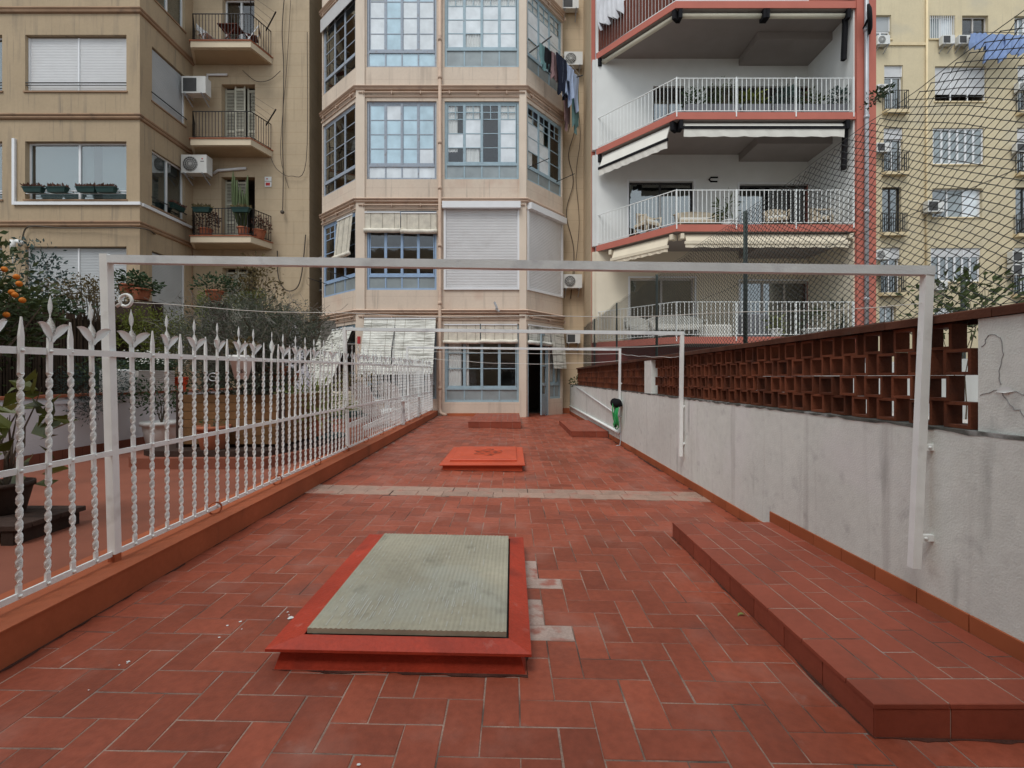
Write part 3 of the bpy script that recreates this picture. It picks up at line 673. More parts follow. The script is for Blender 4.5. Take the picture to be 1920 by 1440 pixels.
# ================================================================== building tools
def wall(mb, F, u0, u1, v0, v1, holes, depth=.2):  # a wall face with openings and their reveals
    us = sorted({u0, u1, *[h[0] for h in holes], *[h[1] for h in holes]}); vs_ = sorted({v0, v1, *[h[2] for h in holes], *[h[3] for h in holes]})
    us = [u for u in us if u0-1e-6 <= u <= u1+1e-6]; vs_ = [v for v in vs_ if v0-1e-6 <= v <= v1+1e-6]
    for a, b in zip(us, us[1:]):
        for c, d in zip(vs_, vs_[1:]):
            m, n = (a+b)/2, (c+d)/2
            if any(h[0] < m < h[1] and h[2] < n < h[3] for h in holes): continue
            mb.add([F.p(a,c), F.p(b,c), F.p(b,d), F.p(a,d)], [(0,1,2,3)])
    for a, b, c, d in holes:
        P = F.p; mb.add([P(a,c),P(b,c),P(b,d),P(a,d),P(a,c,-depth),P(b,c,-depth),P(b,d,-depth),P(a,d,-depth)], [(0,1,5,4),(1,2,6,5),(2,3,7,6),(3,0,4,7)])
def molding(path, prof):                           # sweep a profile of (outward, height) along a plan path, mitred
    mb = MB(); n = len(path); pts = [Vector((p[0], p[1])) for p in path]; vs = []
    for i in range(n):
        ns = []
        for a, b in ((i-1, i), (i, i+1)):
            if 0 <= a and b < n: d = (pts[b]-pts[a]).normalized(); ns.append(Vector((d.y, -d.x)))
        m = sum(ns, Vector((0, 0))); m = m/(m.length)/max(.3, (m.normalized().dot(ns[0])))
        for w, v in prof: q = pts[i]+m*w; vs.append((q.x, q.y, v))
    k = len(prof)
    mb.add(vs, [(i*k+j, (i+1)*k+j, (i+1)*k+j+1, i*k+j+1) for i in range(n-1) for j in range(k-1)])
    mb.add(vs[:k], [tuple(range(k))]); mb.add(vs[-k:], [tuple(range(k-1, -1, -1))])
    return mb
def bead(v, w=.10, h=.14):                         # double bead string course
    pr = [(0, v-h)]
    for c, r in ((v-h*.70, h*.26), (v-h*.25, h*.28)):
        for q in range(5): a = -PI/2+PI*q/4; pr.append((.02+(w-.02)*max(0, math.cos(a))*(1 if c > v-h/2 else .75), c+r*math.sin(a)))
    return pr+[(0, v)]
def slats(mb, F, u0, u1, v0, v1, w, pitch, d, slope=0.0):    # interlocking slats: a saw-toothed sheet
    n = max(1, int(round((v1-v0)/pitch))); vs = []
    for k in range(n):
        a, b = v0+(v1-v0)*k/n, v0+(v1-v0)*(k+1)/n; wa, wb = w+slope*(v1-a), w+slope*(v1-b)
        vs += [F.p(u0, a, wa), F.p(u1, a, wa), F.p(u0, a+(b-a)*.35, wa+d), F.p(u1, a+(b-a)*.35, wa+d), F.p(u0, a+(b-a)*.82, wb+d), F.p(u1, a+(b-a)*.82, wb+d)]
    vs += [F.p(u0, v1, w), F.p(u1, v1, w)]; m = len(vs)//2
    mb.add(vs, [(2*i, 2*i+1, 2*i+3, 2*i+2) for i in range(m-1)])
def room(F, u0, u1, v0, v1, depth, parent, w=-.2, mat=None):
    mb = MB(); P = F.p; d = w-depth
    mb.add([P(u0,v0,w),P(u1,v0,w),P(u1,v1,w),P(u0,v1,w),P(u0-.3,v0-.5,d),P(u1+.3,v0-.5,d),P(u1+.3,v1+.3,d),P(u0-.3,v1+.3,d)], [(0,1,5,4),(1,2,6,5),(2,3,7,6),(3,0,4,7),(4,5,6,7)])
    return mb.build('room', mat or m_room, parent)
def pane(F, u0, u1, v0, v1, w, mat, parent):
    mb = MB(); P = F.p; t = .006
    mb.hexa([P(u0,v0,w),P(u1,v0,w),P(u1,v0,w-t),P(u0,v0,w-t),P(u0,v1,w),P(u1,v1,w),P(u1,v1,w-t),P(u0,v1,w-t)]); return mb.build('pane', mat, parent)
def curtain(F, u0, u1, v0, v1, w, parent, mat=None, fold=.09, amp=.018):
    mb = MB(); n = max(6, int((u1-u0)/fold*4)); vs = []
    for k in range(n+1):
        u = u0+(u1-u0)*k/n; a = w+amp*math.sin(2*PI*k/4+.5*math.sin(k)); vs += [F.p(u, v0, a), F.p(u, v1, a*.6+w*.4)]
    mb.add(vs, [(2*k, 2*k+2, 2*k+3, 2*k+1) for k in range(n)], True); return mb.build('curtain', mat or m_curtain, parent)
def window(F, u0, u1, v0, v1, parent, cols=4, rows=(1,1,1,1), foot=.0, fm=None, pm=None, w=-.05, cross=False, fw=.07, mw=.05, bar=.026, foot_pm=None, pick=None, name='window'):
    """casement window: frame with cols leaves, rows of panes from the bottom up, a row of low fixed lights below (foot)"""
    fm = fm or m_blue; pm = pm or m_glass; mb = MB(); d0, d1 = w-.05, w
    mb.fbox(F, u0, u0+fw, v0, v1, d0, d1); mb.fbox(F, u1-fw, u1, v0, v1, d0, d1)
    mb.fbox(F, u0+fw, u1-fw, v0, v0+fw, d0, d1-.002); mb.fbox(F, u0+fw, u1-fw, v1-fw, v1, d0, d1-.002)
    a, b, c, d = u0+fw, u1-fw, v0+fw, v1-fw; pans = []
    if foot:
        mb.fbox(F, a, b, c+foot, c+foot+.075, d0, d1+.012)
        for k in range(cols):
            x0, x1 = a+(b-a)*k/cols, a+(b-a)*(k+1)/cols
            if k: mb.fbox(F, x0-.022, x0+.022, c, c+foot, d0, d1-.004)
            pans.append((x0+(.022 if k else 0), x1-(.022 if k < cols-1 else 0), c, c+foot, foot_pm or pm))
        c += foot+.075
    tot = sum(rows); H = d-c
    for k in range(cols):
        x0, x1 = a+(b-a)*k/cols, a+(b-a)*(k+1)/cols; e = mw*.9
        if k: mb.fbox(F, x0-mw*(.65 if k*2 == cols else .5), x0+mw*(.65 if k*2 == cols else .5), c, d, d0, d1+(.014 if k*2 == cols else -.004))
        l, r = x0+e, x1-e                          # the leaf
        mb.fbox(F, l-.03, l, c, d, d0+.012, d1-.008); mb.fbox(F, r, r+.03, c, d, d0+.012, d1-.008)
        mb.fbox(F, l, r, c, c+.055, d0+.012, d1-.008); mb.fbox(F, l, r, d-.05, d, d0+.012, d1-.008)
        y = c+.055; hh = H-.105
        for q, rr_ in enumerate(rows):
            y1 = y+hh*rr_/tot
            m = pick(k, q) if pick else None
            if q < len(rows)-1: mb.fbox(F, l, r, y1-bar/2, y1+bar/2, d0+.014, d1-.012)
            lo, hi = y+(bar/2 if q else 0), y1-(bar/2 if q < len(rows)-1 else 0)
            if cross and q == len(rows)-1:
                mx_, my = (l+r)/2, (lo+hi)/2
                mb.fbox(F, mx_-bar/2, mx_+bar/2, lo, hi, d0+.014, d1-.012); mb.fbox(F, l, mx_-bar/2, my-bar/2, my+bar/2, d0+.014, d1-.012); mb.fbox(F, mx_+bar/2, r, my-bar/2, my+bar/2, d0+.014, d1-.012)
                for (p0, p1, p2, p3) in ((l, mx_-bar/2, lo, my-bar/2), (mx_+bar/2, r, lo, my-bar/2), (l, mx_-bar/2, my+bar/2, hi), (mx_+bar/2, r, my+bar/2, hi)): pans.append((p0, p1, p2, p3, m or pm))
            else: pans.append((l, r, lo, hi, m or pm))
            y = y1
    win = mb.build(name, fm, parent)
    for p in pans: pane(F, p[0], p[1], p[2], p[3], w-.022, p[4], win)
    return win
def slider(F, u0, u1, v0, v1, parent, n=2, w=-.14, pm=None, fm=None, fw=.055, name='window'):
    fm = fm or m_alu; pm = pm or m_glassr; mb = MB(); d0, d1 = w-.05, w
    mb.fbox(F, u0, u0+fw, v0, v1, d0, d1); mb.fbox(F, u1-fw, u1, v0, v1, d0, d1); mb.fbox(F, u0+fw, u1-fw, v0, v0+fw, d0, d1-.002); mb.fbox(F, u0+fw, u1-fw, v1-fw, v1, d0, d1-.002)
    a, b = u0+fw, u1-fw
    for k in range(1, n): x = a+(b-a)*k/n; mb.fbox(F, x-fw*.6, x+fw*.6, v0+fw, v1-fw, d0, d1+.006)
    win = mb.build(name, fm, parent)
    for k in range(n):
        x0, x1 = a+(b-a)*k/n, a+(b-a)*(k+1)/n
        pane(F, x0+(fw*.6 if k else 0), x1-(fw*.6 if k < n-1 else 0), v0+fw, v1-fw, w-.025, pm[k] if isinstance(pm, list) else pm, win)
    return win
def shutter(F, u0, u1, v0, v1, parent, n=2, w=-.12, mat=None, pitch=.05, name='roller_shutter', fm=None, gap=0):
    mb = MB(); fw = .045
    for k in range(n+1): x = u0+(u1-u0)*k/n; x = min(max(x, u0+fw/2), u1-fw/2); mb.fbox(F, x-fw/2, x+fw/2, v0, v1, w-.03, w+.02)
    f = mb.build(name, fm or m_alu, parent)
    for k in range(n):
        a, b = u0+(u1-u0)*k/n+fw/2, u0+(u1-u0)*(k+1)/n-fw/2
        mb = MB(); slats(mb, F, a, b, v0+gap, v1, w-.015, pitch, .009); mb.build('slat_curtain', mat or m_shut, f, stuff=True)
    return f
def railing(mb, path, h, z, pitch, r, top=.018, low=.07, closed=False):   # upright bars between two rails along a plan path
    for a, b in zip(path, path[1:]):
        A, B = Vector((*a, 0)), Vector((*b, 0)); L = (B-A).length; n = max(1, int(round(L/pitch))); d = (B-A)/n
        up = Vector((0, 0, 1))
        mb.bar(A+up*(z+h), B+up*(z+h), top*1.6, top); mb.bar(A+up*(z+low), B+up*(z+low), top, top)
        for k in range(n+1):
            p = A+d*k; mb.box(p.x-r, p.x+r, p.y-r, p.y+r, z+low, z+h-top/2)
def ac_unit(label, F, u, v, w=0, s=.82, flip=False, fan=True, logo=None):
    h = s*.70; d = s*.36; c = F.p(u+s/2, v, w+.2)
    t = thing('air_conditioner', label, 'air conditioner', c, 'air conditioner units on the walls')
    mb = MB(); mb.fbox(F, u, u+s, v, v+h, w+.10, w+.10+d); mb.fbox(F, u+s*.02, u+s*.98, v+h, v+h+.012, w+.11, w+.09+d); mb.build('casing', m_ac, t)
    q = F.p(u+s*(.36 if not flip else .64), v+h*.5, w+.10+d+.002)
    if fan:
        mb = MB(); mb.disc(q, F.N, h*.42, .008, 22); gr = mb.build('fan_grille', m_fan, t)
        mb = MB()
        for r in (.1, .2, .3, .40): mb.tube([q+F.N*.012+F.U*(h*r*math.cos(2*PI*k/20))+Vector((0, 0, h*r*math.sin(2*PI*k/20))) for k in range(20)], .006, 4, closed=True)
        for k in range(8): a = PI*k/8; e = F.U*math.cos(a)*h*.42+Vector((0, 0, math.sin(a)*h*.42)); mb.bar(q+F.N*.011-e, q+F.N*.011+e, .005)
        mb.build('guard', m_ac, gr)
    else:
        mb = MB(); mb.fbox(F, u+s*.06, u+s*.62, v+h*.1, v+h*.9, w+.1+d+.001, w+.106+d); mb.build('fan_grille', m_fan, t)
    for e in (.15, .85):
        mb = MB(); mb.fbox(F, u+s*e-.02, u+s*e+.02, v-.04, v-.002, w, w+.16+d); mb.bar(F.p(u+s*e, v-.04, w+.12+d), F.p(u+s*e, v-.28, w+.01), .03); mb.build('bracket', m_metal, t)
    if logo:
        mb = MB(); mb.disc(F.p(u+s*.83, v+h*.78, w+.1+d), F.N, .028, .004, 10); mb.build('red_emblem', m_sign, t)
        mb = MB(); mb.fbox(F, u+s*.76, u+s*.90, v+h*.62, v+h*.66, w+.1+d, w+.103+d); mb.build('lettering', m_fan, t)
    return t
def cable(label, pts, r=.012, mat=None, name='cable', group='cables on the facades'):
    P = [Vector(p) for p in pts]; out = []
    for i in range(len(P)-1):                      # smooth through the points
        p0, p1, p2, p3 = P[max(i-1, 0)], P[i], P[i+1], P[min(i+2, len(P)-1)]
        for k in range(6):
            t = k/6; out.append(.5*((2*p1)+(p2-p0)*t+(2*p0-5*p1+4*p2-p3)*t*t+(3*p1-p0-3*p2+p3)*t**3))
    out.append(P[-1]); mb = MB(); mb.tube(out, r, 5); return mb.top(name, mat or m_cable, label, 'cable', tuple(out[0]), group)

# ================================================================== the bay-windowed building in the middle
B0, B1, B2, B3 = (-6.96, 17.0), (-5.17, ZB), (.478, ZB), (1.856, 17.0)
FL, FF, FR = Fr(B0, B1), Fr(B1, B2), Fr(B2, B3)
def vB(py): return Z_(py, ZB)
def uB(px): return X_(px, ZB)+5.17
bay = thing('bay_building', 'rosy rendered apartment block with a bay of blue grey windows in the middle', 'building', (-2.3, ZB, 0))
TOP = 18.5
WL, WR = (uB(687.5), uB(818.5)), (uB(833.5), uB(973))
r1, r2, r3, r4 = (vB(125.5), 14.30), (vB(336), vB(189.5)), (vB(543.5), vB(395)), (vB(754), vB(607))
lw, rw = (.06, FL.L-.06), (.05, FR.L-.05)
mb = MB()
wall(mb, FF, 0, FF.L, -.1, TOP, [(*WL, *r) for r in (r1, r2, r3)]+[(*WL, vB(748), vB(607))]+[(*WR, *r) for r in (r1, r2, r3, r4)]+[(*WL, 15.1, 17.9), (*WR, 15.1, 17.9)], .14)
wall(mb, FL, 0, FL.L, -.1, TOP, [(*lw, *r) for r in (r1, r2, r3, (.9, r4[1]))]+[(*lw, 15.1, 17.9)], .10)
door_u = (.07, 1.25)
wall(mb, FR, 0, FR.L, -.1, TOP, [(*rw, *r) for r in (r1, r2, r3)]+[(*rw, 15.1, 17.9), (*door_u, -.06, 3.0), (1.32, 2.02, .55, 3.0)], .10)
mb.build('wall', m_bay, bay)
# return walls of the bay to the recess, inner shell so that the rooms are closed and dark
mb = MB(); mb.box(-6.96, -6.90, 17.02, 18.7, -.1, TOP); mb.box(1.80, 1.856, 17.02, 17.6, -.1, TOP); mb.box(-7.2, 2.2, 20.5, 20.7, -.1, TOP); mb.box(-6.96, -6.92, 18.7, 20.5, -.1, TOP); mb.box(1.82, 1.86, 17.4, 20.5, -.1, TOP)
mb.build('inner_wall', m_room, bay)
mb = MB()
for z in (-.05, 3.45, 7.1, 10.82, 14.55, TOP-.2): mb.prism([(-6.9, 17.06), (-5.15, ZB+.16), (.46, ZB+.16), (1.8, 17.06), (1.8, 20.5), (-6.9, 20.5)], z-.12, z)
for z in (0, 3.5, 7.15, 10.87): mb.box(-2.35, -2.27, ZB+.16, 20.5, z, z+3.3)
mb.build('storey_slab', m_room, bay)
for px0, px1 in ((668.3, 684.5), (973.8, 986.8)):  # pilasters at the corners of the front
    mb = MB(); a, b = max(0.002, uB(px0)), min(FF.L-.002, uB(px1)); mb.fbox(FF, a, b, -.05, TOP, 0, .055); mb.build('pilaster', m_baypil, bay)
for py in (-47, 162, 372, 580):
    z = vB(py); molding([B0, B1, B2, B3], bead(z, .13, .17)).build('string_course', m_baymould, bay)
    mb = molding([B0, B1, B2, B3], [(0, z-.36), (.035, z-.36), (.035, z-.31), (0, z-.31)]); mb.build('thin_moulding', m_baymould, bay)
    mb = MB()
    for F, L in ((FL, FL.L), (FF, FF.L), (FR, FR.L)):
        mb.tube([F.p(.1, z-.24, .07), F.p(L-.05, z-.24, .07)], .028, 6)
        for k in range(int(L/.95)+1): u = .25+k*.95; mb.fbox(F, u-.012, u+.012, z-.30, z-.19, .0, .10)
    mb.build('conduit', m_baymould, bay)
mb = MB(); px = FF.p(uB(825.5), 0, .09); mb.tube([(px.x, px.y, TOP), (px.x, px.y, .30), (px.x+.03, px.y-.03, .14), (px.x+.12, px.y-.10, .10), (px.x+.24, px.y-.16, .07)], .055, 10)
for z in (14, 12.4, 11.15, 9, 7.5, 5.6, 3.7, 2.2, .9): mb.tube([(px.x, px.y, z), (px.x, px.y, z+.11)], .066, 10)
mb.build('drainpipe', m_baymould, bay)
mb = MB(); mb.fbox(FF, uB(834), FF.L-.01, -.08, .12, .002, .02); mb.build('skirting', m_skirt, bay)
# windows -- storey by storey
fr_, fb_, gg_ = m_skypale, m_skyblue, m_greyglass
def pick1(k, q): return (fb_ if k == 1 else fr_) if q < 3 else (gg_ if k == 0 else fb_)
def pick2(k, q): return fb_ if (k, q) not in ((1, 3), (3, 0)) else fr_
window(FF, *WL, *r1, bay, 4, (1.1, 1.1, 1.15, .75), .42, m_bluedk, m_glassr, pick=pick1, foot_pm=m_skyblue)
window(FF, *WL, *r2, bay, 4, (1, 1, 1, 1), .36, m_bluedk, pick=pick2, foot_pm=m_skypale)
w = window(FF, *WR, *r1, bay, 4, (1, 1, 1, 1.1), .50, m_blue, cross=True, foot_pm=m_greyglass, pick=lambda k, q: m_skypale if q < 3 and (k, q) != (1, 0) else None); curtain(FF, WR[0]+.1, WR[1]-.1, r1[0]+.6, r1[1]-.05, -.10, w)
w = window(FF, *WR, *r2, bay, 4, (1, 1, 1, .95), .40, m_blue, cross=True, foot_pm=m_greyglass, pick=lambda k, q: m_skypale if (k, q) in ((0, 1), (1, 1), (1, 2), (3, 0), (3, 1), (3, 2)) else None)
for a, b, c in ((.10, .42, .95), (.62, .95, .6), (.95, 1.15, .6), (1.85, 2.38, .6)): curtain(FF, WR[0]+a, WR[0]+b, r2[0]+c, r2[1]-.12, -.105, w)
window(FL, *lw, *r1, bay, 3, (1, 1, 1, 1, .6), .40, m_bluedk, m_glassr); window(FL, *lw, *r2, bay, 3, (1, 1, 1, 1), .36, m_bluedk, m_glassr)
mb = MB(); slats(mb, FL, .02, FL.L-.02, r1[1]-.42, r1[1]+.05, .06, .05, .012); mb.build('roller_shutter', m_shut, bay)
w = window(FR, *rw, *r1, bay, 3, (1, 1, 1, 1), .40, m_blue, cross=True, pm=m_glass, foot_pm=m_greyglass, pick=lambda k, q: m_skypale if q in (1, 2) else None); curtain(FR, .15, 1.9, r1[0]+.55, r1[1], -.10, w)
w = window(FR, *rw, *r2, bay, 3, (1, 1, 1, 1), .36, m_blue, cross=True, pm=m_glass, foot_pm=m_greyglass, pick=lambda k, q: m_skypale if (k, q) in ((0, 1), (0, 2), (1, 0), (1, 1)) else None)
for a, b in ((.1, .45), (.72, 1.08)): curtain(FR, a, b, r2[0]+.5, r2[1]-.4, -.10, w)
window(FF, *WL, *r3, bay, 4, (.62, 1, 1, 1), .36, m_blue2, m_glass, foot_pm=m_greyglass)
window(FL, *lw, *r3, bay, 3, (1, 1, 1, .9), .40, m_blue2, m_glass, cross=True, foot_pm=m_greyglass)
for F, a, b, r, ext in ((FF, *WR, r3, .05), (FR, *rw, r3, .03)):
    mb = MB(); mb.fbox(F, a-ext, b+ext, vB(393), vB(381), .005, .20); bx = mb.build('shutter_box', m_alu, bay)
    mb = MB(); mb.fbox(F, a-.02, a+.05, r[0], vB(393)-.002, .005, .05); mb.fbox(F, b-.05, b+.02, r[0], vB(393)-.002, .005, .05); mb.fbox(F, a+.05, b-.05, r[0], r[0]+.06, .0, .05); mb.build('guide_rail', m_alu, bx)
    mb = MB(); slats(mb, F, a+.05, b-.05, r[0]+.06, vB(393)-.002, .006, .0525, .014); mb.build('slat_curtain', m_shut, bx, stuff=True)
# straw blinds: rolled ones are a short hanging sheet ending in a roll
m_strawcord = M('blind_cord', (.22, .20, .16), .9)
def blind(F, u0, u1, v0, v1, w, mat, roll=.075, slope=0.0, pitch=.026, tapes=3):
    mb = MB(); slats(mb, F, u0, u1, v0, v1, w, pitch, .006, slope); o = mb.build('slat_blind', mat, bay)
    if roll:
        ww = w+slope*(v1-v0)+.02; mb = MB(); q = [F.p(u0-.02+(u1-u0+.04)*k/8, v0-roll*.5+.008*math.sin(k*1.7), ww+.01*math.sin(k)) for k in range(9)]; mb.tube(q, roll, 10); mb.build('roll', mat, o)
    mb = MB(); mb.fbox(F, u0, u1, v1, v1+.04, w-.01, w+.03); mb.build('head_rail', m_alu, o)
    mb = MB()
    for k in range(tapes):
        u = u0+(u1-u0)*(k+.5)/tapes; mb.bar(F.p(u, v1, w+.012), F.p(u, v0, w+.012+slope*(v1-v0)), .008, .004)
    mb.build('cord', m_strawcord, o); return o
blind(FF, uB(684.5), uB(751), vB(431), vB(400), .03, m_straw); blind(FF, uB(752.5), uB(819), vB(433), vB(401), .035, m_straw)
blind(FL, 1.25, 2.28, vB(474), vB(402), .06, m_straw, .07, .10)
blind(FF, uB(832.5), uB(900), vB(640), vB(610), .03, m_straw, .06, tapes=4); blind(FF, uB(902), uB(970), vB(639), vB(610), .035, m_straw, .065, tapes=4)
blind(FR, .05, 1.28, 2.50, 3.04, .04, m_strawold, .07, .05, tapes=4); blind(FR, 1.28, 2.08, 1.62, 3.06, .05, m_strawold, 0, .10, tapes=2)
# the two big weathered roller awnings left of the drainpipe, let down at a slant
for a, b, sl in ((uB(686), uB(742), .34), (uB(744), uB(818), .36)): blind(FF, a-.02, b, vB(703), vB(599), .08, m_strawold, 0, sl, pitch=.055, tapes=2); 
blind(FL, .1, 2.33, 1.05, 2.95, .08, m_strawold, 0, .42, pitch=.055, tapes=2)
mb = MB(); mb.bar(FF.p(uB(743), vB(599), .02), FF.p(uB(743), vB(660), .62), .03); mb.build('awning_arm', m_black, bay)
mb = MB(); mb.bar(FF.p(uB(743), vB(660), .62), FF.p(uB(743), vB(752), .62), .025); mb.build('awning_arm', m_black, bay)
window(FF, *WL, vB(748), vB(607), bay, 4, (1, 1, 1), .4, m_blue, m_glass)
window(FL, *lw, .9, r4[1], bay, 3, (1, 1, 1), .4, m_blue, m_glass)
w = window(FF, *WR, *r4, bay, 4, (1.05, .95, 1.0, .55), .34, m_blue, m_glass, foot_pm=m_greyglass)
curtain(FF, WR[0]+.12, WR[0]+.55, r4[0]+.5, r4[1]-.3, -.11, w); curtain(FF, WR[0]+.62, WR[0]+.80, r4[0]+.5, r4[1]-.3, -.11, w)
w = window(FR, 1.32, 2.02, .55, 3.0, bay, 2, (1, 1.6), .40, m_blue, m_glass, foot_pm=m_greyglass); curtain(FR, 1.4, 1.95, 1.0, 2.9, -.14, w)
mb = MB(); mb.fbox(FR, door_u[0], door_u[0]+.07, -.04, 3.0, -.10, -.02); mb.fbox(FR, door_u[1]-.09, door_u[1], -.04, 3.0, -.10, -.02); mb.fbox(FR, door_u[0]+.07, door_u[1]-.09, 2.9, 3.0, -.10, -.022); mb.build('door_frame', m_blue, bay)
h_ = FR.p(1.14, 0, -.03); e_ = h_+(-FR.U*math.cos(.35)+FR.N*math.sin(.35)); F3 = Fr((e_.x, e_.y), (h_.x, h_.y)); L3 = .62; F3.a = h_-F3.U*L3
mb = MB()
for a, b, c, d in ((0, .09, .03, 2.85), (L3-.09, L3, .03, 2.85), (.09, L3-.09, .03, .16), (.09, L3-.09, .62, .74), (.09, L3-.09, 1.02, 1.12), (.09, L3-.09, 1.68, 1.73), (.09, L3-.09, 2.75, 2.85)): mb.fbox(F3, a, b, c, d, -.02, .02)
mb.fbox(F3, .09, L3-.09, .16, .62, -.012, .012); dr = mb.build('door_leaf', m_blue, bay)
for c, d in ((.74, 1.02), (1.12, 1.68), (1.73, 2.75)): pane(F3, .09, L3-.09, c, d, .003, m_glass, dr)
mb = MB(); mb.tube([F3.p(.045, 1.08, .02), F3.p(.045, 1.08, .06), F3.p(.045, 1.02, .065)], .01, 6); mb.build('handle', m_metal, dr)
mb = MB(); mb.box(-6.72, -2.4, ZB+.9, ZB+1.0, 0, 3.3); mb.build('partition', m_room, bay)
mb = MB(); mb.fbox(FF, uB(671), uB(677), vB(645), vB(631), .056, .066); mb.build('alarm_plate', m_sign, bay)
mb = MB(); q = FF.p(uB(930), vB(580), .14); mb.bar(q, q+Vector((.12, -.25, -.12)), .05); mb.bar(q+Vector((-.04, -.1, .2)), q+Vector((.05, -.2, -.02)), .05); mb.build('lamp_bracket', m_metal, bay)
mb = MB()                                          # stays of the washing rack on the low windows
for F, u, v in ((FR, .15, r2[0]+.45), (FL, .4, r3[0]+.45)): mb.tube([F.p(u, v, 0), F.p(u+.1, v+.1, .75)], .014, 6); mb.tube([F.p(u+1.55, v, 0), F.p(u+1.6, v+.1, .75)], .014, 6)
mb.build('drying_arm', m_black, bay)
# recesses either side of the bay
mb = MB(); mb.box(1.86, 2.74, 17.42, 17.6, -.1, TOP); mb.box(-8.2, -6.97, 18.72, 18.9, -.1, TOP); mb.box(2.68, 2.9, 15.75, 17.42, -.1, TOP); mb.build('recess_wall', m_baydull, bay)
mb = MB(); mb.box(2.18, 2.67, 17.36, 17.418, -.1, 1.04); mb.box(1.88, 2.16, 17.40, 17.419, -.08, .16); mb.build('skirting', m_skirt, bay)
# washing on the rack at the right of the bay
def cloth(label, c, wd, ht, F, mat, fold=.05, taper=.8, legs=False, n=8, m=8, cat='garment', nm='garment', grp='washing hung on the rack of the bay', wob=1.0):
    mb = MB(); rr = random.Random(sum(map(ord, label))*37 % 1000); vs = []; ph = rr.uniform(0, 6)
    for j in range(m+1):
        f = j/m; k_ = 1-(1-taper)*f+.06*math.sin(f*7+ph)
        for i in range(n+1):
            g_ = i/n-.5; u = g_*wd*k_+.04*wd*math.sin(f*5+ph); v = -ht*f-((.045 if cat == 'bed sheet' else .10)*ht*math.sin(i*1.1+ph)*f)
            if legs and f > .5: v -= ht*.16*abs(g_)
            a = fold*wob*math.sin(i*2.1+ph+f*2)*(.4+f)
            vs.append(c+F.U*u*1.3+F.N*a+Vector((0, 0, v)))
    N1 = n+1; fs = []
    for j in range(m):
        for i in range(n):
            if legs and j >= m//2 and i == n//2: continue
            fs.append((j*N1+i, j*N1+i+1, (j+1)*N1+i+1, (j+1)*N1+i))
    mb.add(vs, fs, True); off = F.N*.012
    mb.add([v-off for v in vs], [tuple(reversed(f)) for f in fs], True)
    return mb.top(nm, mat, label, cat, tuple(c), grp)
mb = MB(); zz = vB(100)+.05; rk0, rk1 = FR.p(.1, zz, .05), FR.p(1.9, zz-.1, .05)
t = thing('drying_rack', 'black folding drying rack fixed beside the right window of the bay, laden with washing', 'drying rack', rk0)
mb.bar(rk0, FR.p(.25, zz+.25, .85), .03); mb.bar(rk1, FR.p(2.05, zz-.15, .9), .03); mb.build('arm', m_black, t)
mb = MB()
for f in (.3, .5, .7, .9): mb.tube([rk0+(FR.p(.25, zz+.25, .85)-rk0)*f, rk1+(FR.p(2.05, zz-.15, .9)-rk1)*f], .006, 4)
mb.build('wire', m_cord, t)
for k, (u, w_, wd, ht, mt, lb, lg) in enumerate(((.35, .5, .40, .75, m_teal, 'dark teal shirt at the window end of the drying rack', 0), (.58, .55, .42, .70, m_dark, 'short black top between the teal shirt and the hooded sweater', 0), (.80, .6, .36, .85, m_mauve, 'grey mauve sleeve garment on the drying rack', 0),
    (1.02, .72, .50, 1.25, m_navy, 'long hooded navy sweater, the darkest on the drying rack', 0), (1.42, .70, .52, 1.05, m_ltblue, 'pale blue trousers in the middle of the drying rack', 1), (1.80, .66, .55, 1.20, m_ltblue, 'pale blue shirt hanging over the outer end of the drying rack', 1), (1.62, .45, .40, .95, m_navy, 'navy trousers half hidden behind the pale blue ones', 1), (2.05, .6, .30, 1.9, m_teal, 'long grey green cloth at the far end of the drying rack', 0), (1.95, .3, .32, 1.75, m_mauve, 'brownish towel hanging lowest at the drying rack', 0))):
    cloth(lb, FR.p(u, zz+.17-.12*u, w_), wd, ht, FR, mt, .035, .85, bool(lg))
F17 = Fr((1.86, 17.42), (2.68, 17.42)); FY = Fr((2.9, 15.75), (2.68, 15.75))
ac_unit('air conditioner with a dark fan, right of the roller shutters of the bay', F17, .02, Z_(540, 17.1), .0, .70)
ac_unit('pale air conditioner behind the washing on the bay', F17, .06, Z_(122, 17.1), 0, .68, fan=True)
ac_unit('small air conditioner highest in the recess right of the bay, above the washing', F17, .0, Z_(15, 17.1), 0, .6, fan=False)
ac_unit('white open sided air conditioner low beside the bay blinds', F17, .16, Z_(643, 17.1), 0, .5, fan=False)
F18 = Fr((-8.0, 18.7), (-6.97, 18.7))
ac_unit('grilled air conditioner in the dark recess left of the bay', F18, .30, Z_(545, 18.4), .0, .7, fan=False)
ac_unit('upper of two air conditioners in the recess left of the bay', F18, .36, Z_(503, 18.4), .0, .65)
cable('loop of dark cable down the recess beside the salmon building', [at(1072, 190, 17.35), at(1078, 240, 17.35), at(1066, 290, 17.36), at(1075, 340, 17.36), at(1062, 400, 17.36), at(1076, 470, 17.36), at(1070, 560, 17.36)], .014)
cable('second thin cable in the recess beside the salmon building', [at(1084, 200, 17.3), at(1088, 260, 17.3), at(1080, 330, 17.3), at(1086, 420, 17.3), at(1076, 520, 17.3)], .012)

